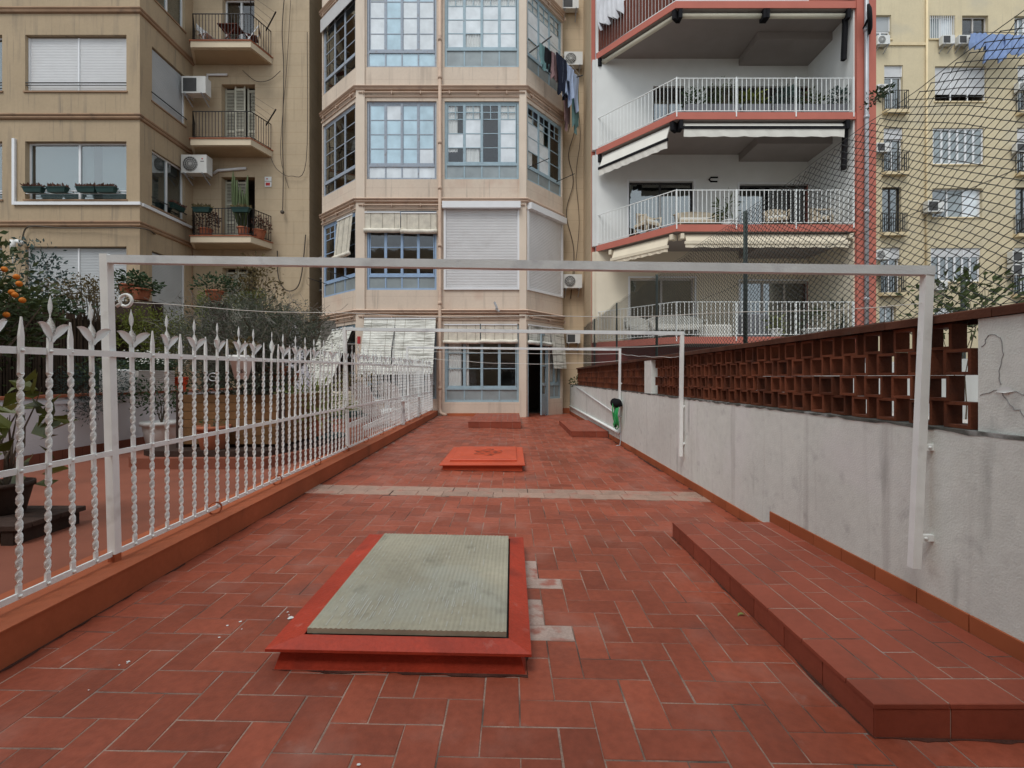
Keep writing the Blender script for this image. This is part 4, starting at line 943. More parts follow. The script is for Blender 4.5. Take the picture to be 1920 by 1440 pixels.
# ================================================================== unseen block added behind the viewer, sized to darken the foreground
FO = Fr((14, -4.2), (-16, -4.2))
ob = thing('added_rear_block', 'plain tan apartment block added unseen behind the viewer to darken the foreground', 'building', (0, -4.2, 0))
mb = MB(); hs = [(4.5+5*k, 6.3+5*k, z, z+1.7) for k in range(5) for z in (4.3, 7.7)]+[(13.2, 14.9, .02, 2.6)]
wall(mb, FO, 0, FO.L, -.1, 11.0, hs, .2); mb.box(-16, 14, -10, -9.8, -.1, 11); mb.build('wall', m_tan2, ob)
for h in hs: slider(FO, *h, ob, 2, pm=m_glassr); room(FO, *h, 1.5, ob, -.2)
# ================================================================== the tan building on the left
Z1, Z2 = 14.9, 17.4
CXL = X_(262, Z1)                                  # its projecting corner
GF, GS, GB = Fr((-22, Z1), (CXL, Z1)), Fr((CXL, Z1), (CXL, Z2)), Fr((CXL, Z2), (-7.64, Z2))
tan = thing('tan_building', 'tan rendered apartment block with double string courses and black railed balconies', 'building', (CXL, Z1, 0))
def v1(py): return Z_(py, Z1)
def v2(py): return Z_(py, Z2)
def u1(px): return X_(px, Z1)+22
def uS(px): return CXL*FPX/(px-CX)-Z1
def u2(px): return X_(px, Z2)-CXL
TT = 17.5
rows = [(13.95, 15.75), (10.50, 12.31), (v1(374), v1(265)), (2.05, v1(462))]
wins = [(u1(47), u1(237)), (u1(-190), u1(4))]
mb = MB()
wall(mb, GF, 0, GF.L, -.1, TT, [(*w_, *r) for w_ in wins for r in rows], .16)
sw = (uS(285), uS(347))
wall(mb, GS, 0, GS.L, -.1, TT, [(*sw, *r) for r in rows], .14); mb.build('wall', m_tan, tan)
doors = [(u2(417), u2(477), 13.31, 15.6), (u2(415), u2(478), 9.84, v2(158)), (u2(415), u2(478), 6.38, v2(332)), (u2(417), u2(480), 1.9, v2(502))]
mb = MB(); wall(mb, GB, 0, GB.L, -.1, TT, doors, .28); mb.box(-7.64, -7.60, Z2, 18.9, -.1, TT); mb.build('rear_wall', m_tan2, tan)
mb = MB(); mb.box(-22, -7.7, 19.8, 20, -.1, TT); mb.box(-7.72, -7.645, Z2+.01, 20, -.1, TT); mb.build('inner_wall', m_room, tan)
for zc in (13.18, 9.77, 6.33, 16.6):
    molding([(-22, Z1), (CXL, Z1), (CXL, Z2)], bead(zc, .09, .2)).build('string_course', m_tanband, tan)
for i, (a, b) in enumerate(wins):
    for j, r in enumerate(rows):
        if j == 2 or (j == 1 and i): 
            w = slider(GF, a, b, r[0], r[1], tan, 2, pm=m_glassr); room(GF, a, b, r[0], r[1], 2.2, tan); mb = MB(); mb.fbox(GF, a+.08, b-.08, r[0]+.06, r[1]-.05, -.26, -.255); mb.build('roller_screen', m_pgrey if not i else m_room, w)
        else: shutter(GF, a, b, r[0], r[1]-.04, tan, 2, mat=m_shut if j < 2 else m_shutg)
    for j in (1, 2):
        mb = MB(); mb.bar(GF.p(a-.05, rows[j][0]+.28, -.02), GF.p(b+.05, rows[j][0]+.28, -.02), .025); mb.bar(GF.p(a-.05, rows[j][0]+.20, -.02), GF.p(b+.05, rows[j][0]+.20, -.02), .02); mb.build('guard_bar', m_black if j == 1 else m_alu, tan)
        mb = MB(); mb.fbox(GF, a-.04, b+.04, rows[j][0]-.05, rows[j][0]-.001, -.15, .035); mb.build('sill', m_tanband, tan)
for j, r in enumerate(rows):
    if j in (0, 2): w = slider(GS, *sw, r[0], r[1], tan, 2, w=-.10, pm=m_glassr); room(GS, *sw, r[0], r[1], 1.5, tan, -.15)
    else: shutter(GS, *sw, r[0], r[1]-.04, tan, 1, w=-.06, mat=m_shutg)
    mb = MB(); mb.fbox(GS, sw[0]-.04, sw[1]+.04, r[0]-.05, r[0]-.001, -.12, .035); mb.build('sill', m_tanband, tan)
    if j in (1, 2): mb = MB(); mb.bar(GS.p(sw[0]-.05, r[0]+.26, .03), GS.p(sw[1]+.05, r[0]+.26, .03), .025); mb.build('guard_bar', m_black, tan)
mb = MB()                                          # white ducting round the lower window
zz = v1(377); mb.fbox(GF, u1(26), u1(30)+.02, zz-.04, v1(261), .005, .07); mb.fbox(GF, u1(26), GF.L+.06, zz-.14, zz-.04, .005, .07); mb.fbox(GS, .07, GS.L-.05, zz-.14, zz-.04, .005, .07); mb.build('duct', m_alu, tan)
def bal_doors(u0, u1_, z0, z1, k):                 # louvred door leaves in a deep reveal
    room(GB, u0, u1_, z0, z1, 1.6, tan, -.28)
    if k == 0: w = slider(GB, u0, u1_, z0, z1, tan, 2, w=-.2, pm=m_glass); return
    n = 3; wd = (u1_-u0)/n
    for q in range(n):
        if k == 2 and q == 2: continue
        mb = MB(); a, b = u0+wd*q+.015, u0+wd*(q+1)-.015; w0 = -.22+(.10 if (q == 1 and k == 1) else 0)
        mb.fbox(GB, a, a+.05, z0, z1, w0-.04, w0); mb.fbox(GB, b-.05, b, z0, z1, w0-.04, w0)
        for f in (0, .32, .62, .965): zc = z0+(z1-z0-.07)*f; mb.fbox(GB, a+.05, b-.05, zc, zc+.07, w0-.04, w0-.001)
        lf = mb.build('louvred_shutter', m_shutdoor, tan)
        mb = MB(); z = z0+.09
        while z < z1-.1: mb.bar(GB.p(a+.05, z, w0-.02), GB.p(b-.05, z, w0-.02), .012, .028); z += .055
        mb.build('louvre', m_shutdoor, lf, stuff=True)
m_shutdoor = M('sage_grey_paint', S(178,176,160), .6, .08, 5)
for k, d in enumerate(doors): bal_doors(d[0], d[1], d[2], d[3], k if k < 3 else 2)
ZBAL = 16.5
for k, zs in enumerate((13.30, 9.82, 6.36, 16.8)):
    pl = [(CXL+.02, Z2+.02), (CXL+.52, ZBAL), (X_(470, ZBAL), ZBAL), (X_(511, Z2), Z2+.02)]
    mb = MB(); mb.prism(list(reversed(pl))[::-1], zs-.25, zs-.03); sl = mb.build('balcony_slab', m_pale, tan)
    q = [(CXL+.0, Z2+.02), (CXL+.49, ZBAL-.03), (X_(470, ZBAL)+.01, ZBAL-.03), (X_(511, Z2)+.04, Z2+.02)]
    mb = MB(); mb.prism(q, zs-.03, zs); mb.build('balcony_tile_edge', m_terra, sl)
    i = [(CXL+.06, Z2), (CXL+.56, ZBAL+.06), (X_(470, ZBAL)-.03, ZBAL+.06), (X_(511, Z2)-.06, Z2)]
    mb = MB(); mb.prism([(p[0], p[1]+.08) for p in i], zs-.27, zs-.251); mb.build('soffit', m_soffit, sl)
    mb = MB(); railing(mb, i, .98, zs, .115, .008, .02, .07); mb.build('balcony_railing', m_black, tan)
    e = Vector((i[3][0], i[3][1]-.35, zs+.75))
    if k < 2:
        mb = MB(); mb.bar(e, e+Vector((.62, -.5, .30)), .035); mb.bar(Vector((i[2][0], i[2][1], zs+.95)), Vector((i[2][0]+.15, i[2][1]-.3, zs+1.45)), .03)
        for f in (.3, .6, .95): mb.tube([e+Vector((.62, -.5, .30))*f, Vector((i[2][0], i[2][1], zs+.95))+Vector((.15, -.3, .5))*f], .005, 4)
        mb.build('clothes_arm', m_black, tan)
mb = MB(); mb.tube([GB.p(u2(361), 0, .06), GB.p(u2(361), 6.1, .06)], .045, 8); mb.build('downpipe', m_tanband, tan)
mb = MB(); mb.fbox(GB, u2(497), u2(509.5), v2(340), v2(332), .0, .03); mb.fbox(GB, u2(497), u2(509.5), v2(350.5), v2(341), .0, .025); mb.build('alarm_box', m_pwhite, tan)
mb = MB(); mb.fbox(GB, u2(499), u2(507), v2(348.5), v2(343), .025, .028); mb.fbox(GB, u2(500), u2(503), v2(337), v2(335), .03, .033); mb.build('alarm_print', m_sign, tan)
ac_unit('older air conditioner with a dark square grille beside the middle left balcony', GB, .07, v2(196), .30, .86, fan=False)
ac_unit('newer air conditioner with a round fan and red emblem beside the lowest left balcony', GB, .06, v2(340), .30, .92, fan=True, logo=True)
mb = MB(); mb.tube([GB.p(u2(391), v2(170), .06), GB.p(u2(391), v2(142), .06), GB.p(u2(428), v2(142), .06)], .045, 6); mb.top('pipe_cover', m_alu, 'white pipe cover bending above the older left air conditioner', 'pipe')
mb = MB(); mb.tube([GB.p(u2(403), v2(328), .1), GB.p(u2(410), v2(321), .06), GB.p(u2(463), v2(317), .06)], .05, 6); mb.top('pipe_cover', m_alu, 'pale pipe running right from the newer left air conditioner', 'pipe')
cable('dark cable draped under the lowest string course of the tan building', [at(40, 462, 14.82), at(46, 432, 14.82), at(62, 424, 14.8), at(110, 427, 14.8), at(170, 427, 14.8), at(266, 428, 14.8), at(300, 444, 15.9), at(358, 462, 17.3)], .022)
cable('bundle of hanging cables right of the tan building balconies', [at(533, -5, 17.3), at(529, 60, 17.3), at(532, 132, 17.3), at(530, 250, 17.3), at(531, 330, 17.3), at(530, 395, 17.3)], .018)
cable('slack cable looping from the balcony to the hanging bundle', [at(455, 132, 17.3), at(480, 152, 17.3), at(505, 150, 17.3), at(526, 133, 17.3)], .012)
cable('wide loop of cable from the corner edge to the hanging bundle', [at(576, 60, 17.3), at(574, 302, 17.3), at(545, 330, 17.3), at(520, 318, 17.3), at(508, 297, 17.3)], .012)
cable('thin cable down the edge of the tan building', [at(545, 0, 17.32), at(538, 120, 17.32), at(528, 240, 17.32), at(527, 300, 17.32), at(541, 352, 17.32)], .010)
cable('thick cable hanging in a loop above the garden', [at(520, 470, 17.3), at(522, 520, 17.3), at(536, 544, 17.3), at(556, 540, 17.3), at(566, 510, 17.3), at(573, 440, 17.3)], .022)
mb = MB(); mb.disc(at(530, 398, 17.28), (0, -1, 0), .07, .05, 10); mb.top('cable_coil', m_cable, 'small coil at the lower end of the hanging cable bundle', 'cable')
# bulkhead lamp and camera on the tan wall
mb = MB(); mb.tube([at(24, 450, 14.75), at(24, 470, 14.75)], .07, 10); mb.tube([at(24, 474, 14.75), at(24, 496, 14.75)], .02, 6); mb.top('wall_lamp', m_ac, 'grey tube lamp on the tan wall above the orange tree', 'lamp')
mb = MB(); mb.tube([at(31, 452, 14.6), at(42, 455, 14.5)], .06, 8); mb.bar(at(37, 453, 14.55), at(37, 450, 14.9), .03); mb.top('security_camera', m_pwhite, 'small white security camera on the tan wall', 'camera')

# ================================================================== the salmon framed building with deep balconies
ZP, ZK = 13.4, 15.5                                # front of the balconies, rear wall
PXL, PXR, PXC = X_(1121, 15.7), X_(1604, ZP), X_(1267, ZP)
pk = thing('salmon_building', 'white apartment block with deep balconies edged in salmon and white railings', 'building', (6, ZP, 0))
FK = Fr((2.8, ZK), (PXR, ZK)); FB = Fr((PXC, ZP), (PXR, ZP)); FC = Fr((2.85, ZK+.05), (PXC, ZP))
def uK(px): return X_(px, ZK)-2.8
slabs = [Z_(y, ZP) for y in (632, 422, 212, 4)]
mb = MB(); mb.box(2.69, 3.02, 15.70, 16.2, -.1, 17); mb.box(PXR, PXR+.55, ZP-.06, ZP+2.6, -.1, 17); mb.build('pilaster', m_pink, pk)
mb = MB(); mb.tube([(2.86, 15.6, -.1), (2.86, 15.6, 17)], .06, 8); mb.tube([(PXR+.22, ZP-.13, -.1), (PXR+.22, ZP-.13, 17)], .055, 8)
for z in (1, 3.5, 6, 8.7, 11.2): mb.tube([(2.86, 15.6, z), (2.86, 15.6, z+.1)], .075, 8); mb.tube([(PXR+.22, ZP-.13, z), (PXR+.22, ZP-.13, z+.1)], .07, 8)
mb.build('downpipe', m_metal, pk)
D = .19
plan = [(2.85, ZK+.1), (2.85, ZK+.02), (PXC, ZP), (PXR, ZP), (PXR, ZK+.1)]
for k, z in enumerate(slabs):
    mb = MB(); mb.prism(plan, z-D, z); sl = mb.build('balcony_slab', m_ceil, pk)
    molding([(2.84, ZK+.06), (PXC, ZP), (PXR-.002, ZP)], [(0, z-D), (.03, z-D), (.03, z+.01), (0, z+.01)]).build('slab_edge', m_pink, sl)
# rear walls per storey
ops = {0: [(uK(1181), uK(1302), slabs[0]+.02, slabs[0]+2.15), (uK(1388), uK(1518), slabs[0]+.02, slabs[0]+2.05)], 1: [(uK(1179), uK(1300), slabs[1]+.02, slabs[1]+2.15), (uK(1386), uK(1532), slabs[1]+.02, slabs[1]+2.05)],
       2: [(uK(1225), uK(1285), slabs[2]+.02, slabs[2]+2.1), (uK(1325), uK(1585), slabs[2]+.02, slabs[2]+2.1)]}
for k in range(3):
    z0, z1 = slabs[k], slabs[k+1]-D
    mb = MB(); wall(mb, FK, 0, FK.L, z0+.001, z1-.001, ops[k], .18); mb.build('rear_wall', (m_pcream, m_pwhite, m_pwhite)[k], pk)
    mb = MB(); mb.box(PXR-.04, PXR-.002, ZP+.03, ZK-.002, z0+.001, z1-.001); mb.build('side_wall', (m_pcream, m_pwhite, m_pwhite)[k], pk); mb = MB(); mb.box(2.70, 2.845, 15.55, 15.695, z0, z1); mb.build('side_wall', (m_pcream, m_pwhite, m_pwhite)[k], pk)
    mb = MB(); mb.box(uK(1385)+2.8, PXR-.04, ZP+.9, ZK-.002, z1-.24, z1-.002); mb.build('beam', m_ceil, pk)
    for n, o in enumerate(ops[k]):
        slider(FK, *o, pk, 3 if n else 2, w=-.1, fm=m_black if not (k == 0) else m_pgrey, pm=m_glassr); room(FK, *o, 2.5, pk, -.16)
        if k < 2:
            mb = MB(); u0, u1_, a, b = o; mb.fbox(FK, u0-.06, u0-.002, a, b+.06, .002, .03); mb.fbox(FK, u1_+.002, u1_+.06, a, b+.06, .002, .03); mb.fbox(FK, u0-.002, u1_+.002, b+.002, b+.06, .002, .028); mb.build('door_surround', m_alu, pk)
mb = MB(); mb.box(2.7, PXR, ZK-.6, ZK+.4, -.1, slabs[0]-D-.002); mb.build('ground_wall', m_maroon, pk)
mb = MB(); wall(mb, FK, 0, FK.L, slabs[3], 17, [], .1); mb.build('upper_wall', m_pwhite, pk)
# railings
for k in range(3):
    z = slabs[k]; mb = MB()
    railing(mb, [(2.88, ZK), (PXC+.01, ZP+.03), (PXR-.06, ZP+.03)], 1.02, z, .128, .0075, .018, .08)
    for u in (0, 1.72, 3.44, 5.1): mb.box(PXC+u, PXC+u+.03, ZP-.045, ZP+.02, z-.12, z+1.02)
    mb.build('balcony_railing', m_white, pk)
z = slabs[3]; mb = MB(); p0, p1, p2 = Vector((2.88, ZK, 0)), Vector((PXC, ZP-.02, 0)), Vector((PXR-.06, ZP-.02, 0))
for a, b in ((p0, p1), (p1, p2)):
    n = int((b-a).length/.11)
    for q in range(n): c = a+(b-a)*(q+.5)/n; e = (b-a).normalized()*.047; mb.hexa([c-e+Vector((0,-.02,z+.05)), c+e+Vector((0,-.02,z+.05)), c+e+Vector((0,.0,z+.05)), c-e+Vector((0,.0,z+.05)), c-e+Vector((0,-.02,z+1.1)), c+e+Vector((0,-.02,z+1.1)), c+e+Vector((0,0,z+1.1)), c-e+Vector((0,0,z+1.1))])
mb.build('slatted_parapet', m_rust, pk)
# awnings: cassette, cloth flap and black front bar under each slab
def awning(k, F, u0, u1_, drop, out, mat, flap):
    z = slabs[k]-D; mb = MB(); mb.tube([F.p(u0, z-.12, -.12), F.p(u1_, z-.12, -.12)], .07, 10); a = mb.build('awning', mat, pk)
    if drop:
        mb = MB(); P = F.p; mb.add([P(u0+.05, z-.07, -.07), P(u1_-.05, z-.07, -.07), P(u1_-.05, z-.07-drop, out), P(u0+.05, z-.07-drop, out), P(u0+.05, z-.08, -.09), P(u1_-.05, z-.08, -.09), P(u1_-.05, z-.08-drop, out-.02), P(u0+.05, z-.08-drop, out-.02)], [(0,1,2,3),(4,7,6,5)]); mb.build('awning_cloth', mat, a)
    zz = z-.08-drop; mb = MB(); mb.bar(F.p(u0, zz-.04, out), F.p(u1_, zz-.04, out), .05, .08); mb.build('front_bar', m_dark if k > 1 else mat, a)
    if flap:
        n = 24; vs = []
        for q in range(n+1): u = u0+.02+(u1_-u0-.04)*q/n; vs += [F.p(u, zz-.08, out+.005), F.p(u, zz-.08-flap-.012*math.sin(q*1.9), out+.01*math.sin(q*2.3))]
        mb = MB(); mb.add(vs, [(2*q, 2*q+1, 2*q+3, 2*q+2) for q in range(n)]); mb.add([v+Vector((0, .008, 0)) for v in vs], [(2*q, 2*q+2, 2*q+3, 2*q+1) for q in range(n)]); mb.build('valance', mat, a)
    for u in (u0-.06, u1_+.06): mb = MB(); mb.fbox(F, u-.05, u+.05, z-(.26 if k > 1 else .20), z-(.002 if k > 1 else .05), -.22, .02); mb.build('awning_bracket', m_dark if k > 1 else m_awnc, a)
m_awn = M('ivory_awning_cloth', (.68,.66,.60), .85, .04, 3); m_awnc = M('cream_awning_cloth', (.70,.62,.48), .85, .05, 3); m_awny = M('pale_yellow_awning', (.62,.58,.46), .85, .05, 3)
awning(3, FB, .20, 2.52, 0, -.12, m_awny, 0); awning(3, FB, 2.72, FB.L-.25, 0, -.12, m_awny, 0); awning(3, FC, .15, FC.L-.12, 0, -.12, m_awny, 0)
awning(2, FB, .22, FB.L-.28, .10, -.02, m_awn, .22); awning(2, FC, .15, FC.L-.18, .42, .12, m_awn, .20)
awning(1, FB, .25, FB.L-.18, .20, .02, m_awnc, .10); awning(1, FC, .6, FC.L-.2, .28, .06, m_awnc, .10)
mb = MB()
for k in (2, 3): mb.bar((PXR-.18, ZP+.15, slabs[k]-D-.1), (PXR-.2, ZP+.2, slabs[k]-D-1.35), .11)
mb.build('folded_awning_arm', m_dark, pk)
mb = MB(); c = Vector((PXR+.12, ZP-.3, Z_(52, ZP))); e = Vector((.80, -.59, .05)); mb.tube([c, c+e*.05, c+e*.10], [.38, .38, .26], 20); mb.tube([c, c+Vector((.1, .35, -.1))], .03, 6); mb.top('satellite_dish', m_dark, 'black satellite dish high on the right pilaster of the salmon building', 'satellite dish')
mb = MB(); q = FK.p(uK(1337), Z_(337, ZK), .02); mb.tube([q+Vector((.15, 0, .07)), q+Vector((-.08, 0, .07)), q+Vector((-.14, 0, 0)), q+Vector((-.08, 0, -.07)), q+Vector((.13, 0, -.07))], .025, 6); mb.top('wall_light', m_dark, 'dark bracket shaped wall light on the third floor balcony wall', 'lamp')
# things on the balconies
def planter(label, c, w, h, d, mat, grp): mb = MB(); mb.hexa([(c[0]-w/2+.02,c[1]-d/2+.02,c[2]),(c[0]+w/2-.02,c[1]-d/2+.02,c[2]),(c[0]+w/2-.02,c[1]+d/2-.02,c[2]),(c[0]-w/2+.02,c[1]+d/2-.02,c[2]),(c[0]-w/2,c[1]-d/2,c[2]+h),(c[0]+w/2,c[1]-d/2,c[2]+h),(c[0]+w/2,c[1]+d/2,c[2]+h),(c[0]-w/2,c[1]+d/2,c[2]+h)]); return mb.top('planter', mat, label, 'planter', c, grp)
def wicker(label, c, ang, w=.62, seatw=.55, cat='armchair', nm='wicker_chair', m=None):
    t = thing(nm, label, cat, c, 'balcony seats of the salmon building'); t.rotation_euler = (0, 0, ang); m = m or m_wicker
    def bld(n_, mb, mt): o = mb.build(n_, mt, None); o.parent = t; return o
    mb = MB(); mb.bbox(-w/2, w/2, -.27, .27, .30, .40, .03); bld('seat', mb, m)
    mb = MB(); n = 12; vs = []
    for k in range(n+1): a = PI*k/n; x, y = -math.cos(a)*w/2, .05+math.sin(a)*.26; h = .62+.22*math.sin(a); vs += [(x, y, .38), (x*1.06, y+.05*math.sin(a), h)]
    fs = [(2*k, 2*k+2, 2*k+3, 2*k+1) for k in range(n)]; mb.add(vs, fs, True); mb.add([(v[0]*.95, v[1]-.03, v[2]) for v in vs], [tuple(reversed(f)) for f in fs], True); bld('backrest', mb, m)
    for sx in (-1, 1):
        for y in (-.24, .24): mb = MB(); mb.tube([(sx*(w/2-.05), y, 0), (sx*(w/2-.05), y, .31)], .022, 6); bld('leg', mb, m)
        mb = MB(); mb.tube([(sx*w/2, -.26, .33), (sx*w/2*1.03, -.26, .58), (sx*w/2*1.05, 0, .62), (sx*w/2*1.05, .12, .66)], .025, 6); bld('armrest', mb, m)
    mb = MB(); mb.bbox(-w/2+.06, w/2-.06, -.24, .2, .401, .47, .03); bld('cushion', mb, m_cushion)
    return t
wicker('wicker armchair at the angled left end of the middle balcony', (X_(1212, 14.7), 14.6, slabs[1]+.02), .5)
wicker('low wicker armchair right of the middle balcony post', (X_(1453, 14.2), 14.2, slabs[1]+.02), -.3)
wicker('wicker armchair with a pale throw, right part of the middle balcony', (X_(1540, 14.2), 14.2, slabs[1]+.02), .9)
wicker('wide wicker sofa behind the corner of the middle balcony', (X_(1308, 14.4), 14.4, slabs[1]+.02), 0, 1.35, cat='sofa', nm='wicker_sofa')
wicker('long white cushioned sofa on the lowest balcony', (X_(1268, 14.7), 14.7, slabs[0]+.02), 0, 1.7, cat='sofa', nm='garden_sofa', m=m_cushion)
wicker('white side seat at the left end of the lowest balcony', (X_(1195, 15.0), 15.0, slabs[0]+.02), .2, .8, cat='armchair', nm='garden_chair', m=m_cushion)
# ================================================================== plants
def leaf_cloud(mb, c, r, n, size, rr, clumps=14, shell=.55, asp=2.1, spread=.34, up=.2, low=0):
    cs = []
    for _ in range(clumps):
        while True:
            p = Vector((rr.uniform(-1, 1), rr.uniform(-1, 1), rr.uniform(-1+low, 1)))
            if shell < p.length < 1: break
        cs.append(p)
    for _ in range(n):
        q = rr.choice(cs); p = Vector((q.x+rr.gauss(0, spread), q.y+rr.gauss(0, spread), q.z+rr.gauss(0, spread)))
        if p.length > 1.25: p = p*(1.25/p.length)
        P = Vector((c[0]+p.x*r[0], c[1]+p.y*r[1], c[2]+p.z*r[2]))
        d = Vector((p.x+rr.gauss(0, .6), p.y+rr.gauss(0, .6), p.z*.5+up+rr.gauss(0, .5)))
        d = d.normalized() if d.length > 1e-3 else Vector((0, 0, 1))
        s = d.cross(Vector((rr.gauss(0, 1), rr.gauss(0, 1), rr.gauss(0, 1)))); s = s.normalized() if s.length > 1e-3 else d.orthogonal()
        l = size*rr.uniform(.65, 1.3); w = l/asp/2; nn = d.cross(s)*l*.10
        mb.add([P, P+d*l*.5+s*w+nn, P+d*l, P+d*l*.5-s*w+nn], [(0, 1, 2, 3)])
def stems(mb, base, tips, r, rr, kink=.12):
    base = Vector(base)
    for tp in tips:
        tp = Vector(tp); L = (tp-base).length
        pts = [base+(tp-base)*f+Vector((rr.gauss(0, kink*L*.3), rr.gauss(0, kink*L*.3), rr.gauss(0, kink*L*.15)))*math.sin(PI*f) for f in (0, .2, .4, .6, .8, 1)]
        mb.tube(pts, [r*(1-.8*f) for f in (0, .2, .4, .6, .8, 1)], 5, cap=False)
def bush(name, label, cat, c, r, n, size, mat, seed, base=None, stem=.012, nst=7, smat=None, grp=None, loc=None, **kw):
    rr = random.Random(seed); base = base or (c[0], c[1], c[2]-r[2])
    t = thing(name, label, cat, loc or base, grp)
    mb = MB(); leaf_cloud(mb, c, r, n, size, rr, **kw); mb.build('foliage', mat, t)
    mb = MB(); stems(mb, base, [(c[0]+rr.uniform(-.7, .7)*r[0], c[1]+rr.uniform(-.7, .7)*r[1], c[2]+rr.uniform(-.3, .8)*r[2]) for _ in range(nst)], stem, rr); mb.build('stem', smat or m_bark, t)
    return t
def pot_mesh(t, c, r, h, mat, nm='pot', rim=True, n=18):
    mb = MB(); mb.lathe(c, [(r*.70, 0), (r*.72, .005), (r*.97, h*.82), (r*.97, h*.84), (r*1.07, h*.845), (r*1.07, h), (r*.95, h), (r*.93, h*.9), (.001, h*.9)], n); mb.build(nm, mat, t)
def potted(name, label, c, r, h, mat, fr, n, size, lmat, seed, grp=None, lift=.6, **kw):
    t = thing(name, label, 'potted plant', c, grp); rr = random.Random(seed)
    pot_mesh(t, c, r, h, mat); cc = (c[0], c[1], c[2]+h+fr[2]*lift)
    mb = MB(); leaf_cloud(mb, cc, fr, n, size, rr, **kw); mb.build('foliage', lmat, t)
    mb = MB(); stems(mb, (c[0], c[1], c[2]+h*.9), [(cc[0]+rr.uniform(-.6, .6)*fr[0], cc[1]+rr.uniform(-.6, .6)*fr[1], cc[2]+rr.uniform(0, .7)*fr[2]) for _ in range(6)], .009, rr); mb.build('stem', m_bark, t)
    return t
def trough(label, c, w, mat, lmat, seed, grp, n=90, F=None, hgt=.16):
    t = thing('flower_trough', label, 'flower box', c, grp); rr = random.Random(seed); U = F.U if F else Vector((1, 0, 0)); N = F.N if F else Vector((0, -1, 0)); c = Vector(c)
    mb = MB(); b = [(-w*.42, -.06), (w*.42, -.06), (w*.42, .06), (-w*.42, .06)]; tp = [(-w/2, -.085), (w/2, -.085), (w/2, .085), (-w/2, .085)]
    mb.hexa([c+U*x+N*-y for x, y in b]+[c+U*x+N*-y+Vector((0, 0, hgt)) for x, y in tp]); mb.build('box', mat, t)
    mb = MB(); mb.hexa([c+U*x*1.04+N*-y*1.08+Vector((0, 0, hgt-.025)) for x, y in tp]+[c+U*x*1.04+N*-y*1.08+Vector((0, 0, hgt+.004)) for x, y in tp]); mb.build('rim', mat, t)
    mb = MB()
    for k in range(n):
        P = c+U*rr.uniform(-w*.48, w*.48)+N*rr.uniform(-.09, .11)+Vector((0, 0, hgt)); l = rr.uniform(.05, .16)
        d = Vector((rr.gauss(0, .5), rr.gauss(0, .5), 1)).normalized(); s = d.orthogonal().normalized(); mb.add([P, P+d*l*.5+s*.022, P+d*l, P+d*l*.5-s*.022], [(0, 1, 2, 3)])
    mb.build('foliage', lmat, t); return t
# pots on the tan building
GP = 'dark green flower boxes on the window bars'
for k, (px, lb) in enumerate(((63.5, 'leftmost dark green flower box on the wide lower window of the tan building'), (108, 'second dark green flower box on the wide lower window, fuller with red brown leaves'), (163.5, 'third dark green flower box on the wide lower window, against the middle bar'), (199.5, 'rightmost dark green flower box on the wide lower window of the tan building'))):
    trough(lb, tuple(at(px, 361, 14.78)), .62, m_gpot, m_lf_red, 60+k, GP)
trough('dark green flower box on the side window near the lowest balcony', tuple(GS.p(uS(326), Z_(392, 16.3), .12)), .6, m_gpot, m_lf_red, 71, GP, F=GS)
zb3 = 6.36
trough('green flower box with red blooms, left end of the lowest balcony railing', (X_(379, 16.4), 16.40, zb3+.98-.2), .62, m_gpot, m_lf_rus, 72, 'flower boxes on the lowest left balcony', 140)
trough('green flower box below the cactus on the lowest balcony railing', (X_(452, 16.4), 16.40, zb3+.98-.2), .62, m_gpot, m_lf_rus, 73, 'flower boxes on the lowest left balcony', 140)
t = thing('cactus', 'tall many armed cactus standing in the lowest balcony behind the railing', 'cactus', (X_(455, 16.7), 16.75, zb3)); rr = random.Random(9)
pot_mesh(t, (X_(455, 16.7), 16.75, zb3), .2, .35, m_terra); mb = MB()
for k in range(8):
    x = X_(455, 16.7)+rr.uniform(-.38, .38); y = 16.75+rr.uniform(-.1, .12); h = rr.uniform(1.55, 2.5); pts = [(X_(455, 16.7)+(x-X_(455, 16.7))*.3, 16.75, zb3+.3), (x, y, zb3+1.0), (x+rr.uniform(-.03, .03), y, zb3+h*.8), (x, y, zb3+h)]
    mb.tube(pts, [.035, .046, .046, .016], 7)
mb.build('stem', m_cactus, t)
potted('potted_plant', 'dark bushy plant in a terracotta pot at the left of the lowest balcony', (X_(386, 16.8), 16.8, zb3), .22, .32, m_terra, (.38, .25, .36), 380, .10, m_lf_red, 74)
potted('potted_plant', 'low plant in a terracotta pot at the right of the lowest balcony', (X_(486, 16.95), 16.95, zb3), .22, .32, m_terra, (.32, .22, .26), 300, .09, m_lf_red, 75)
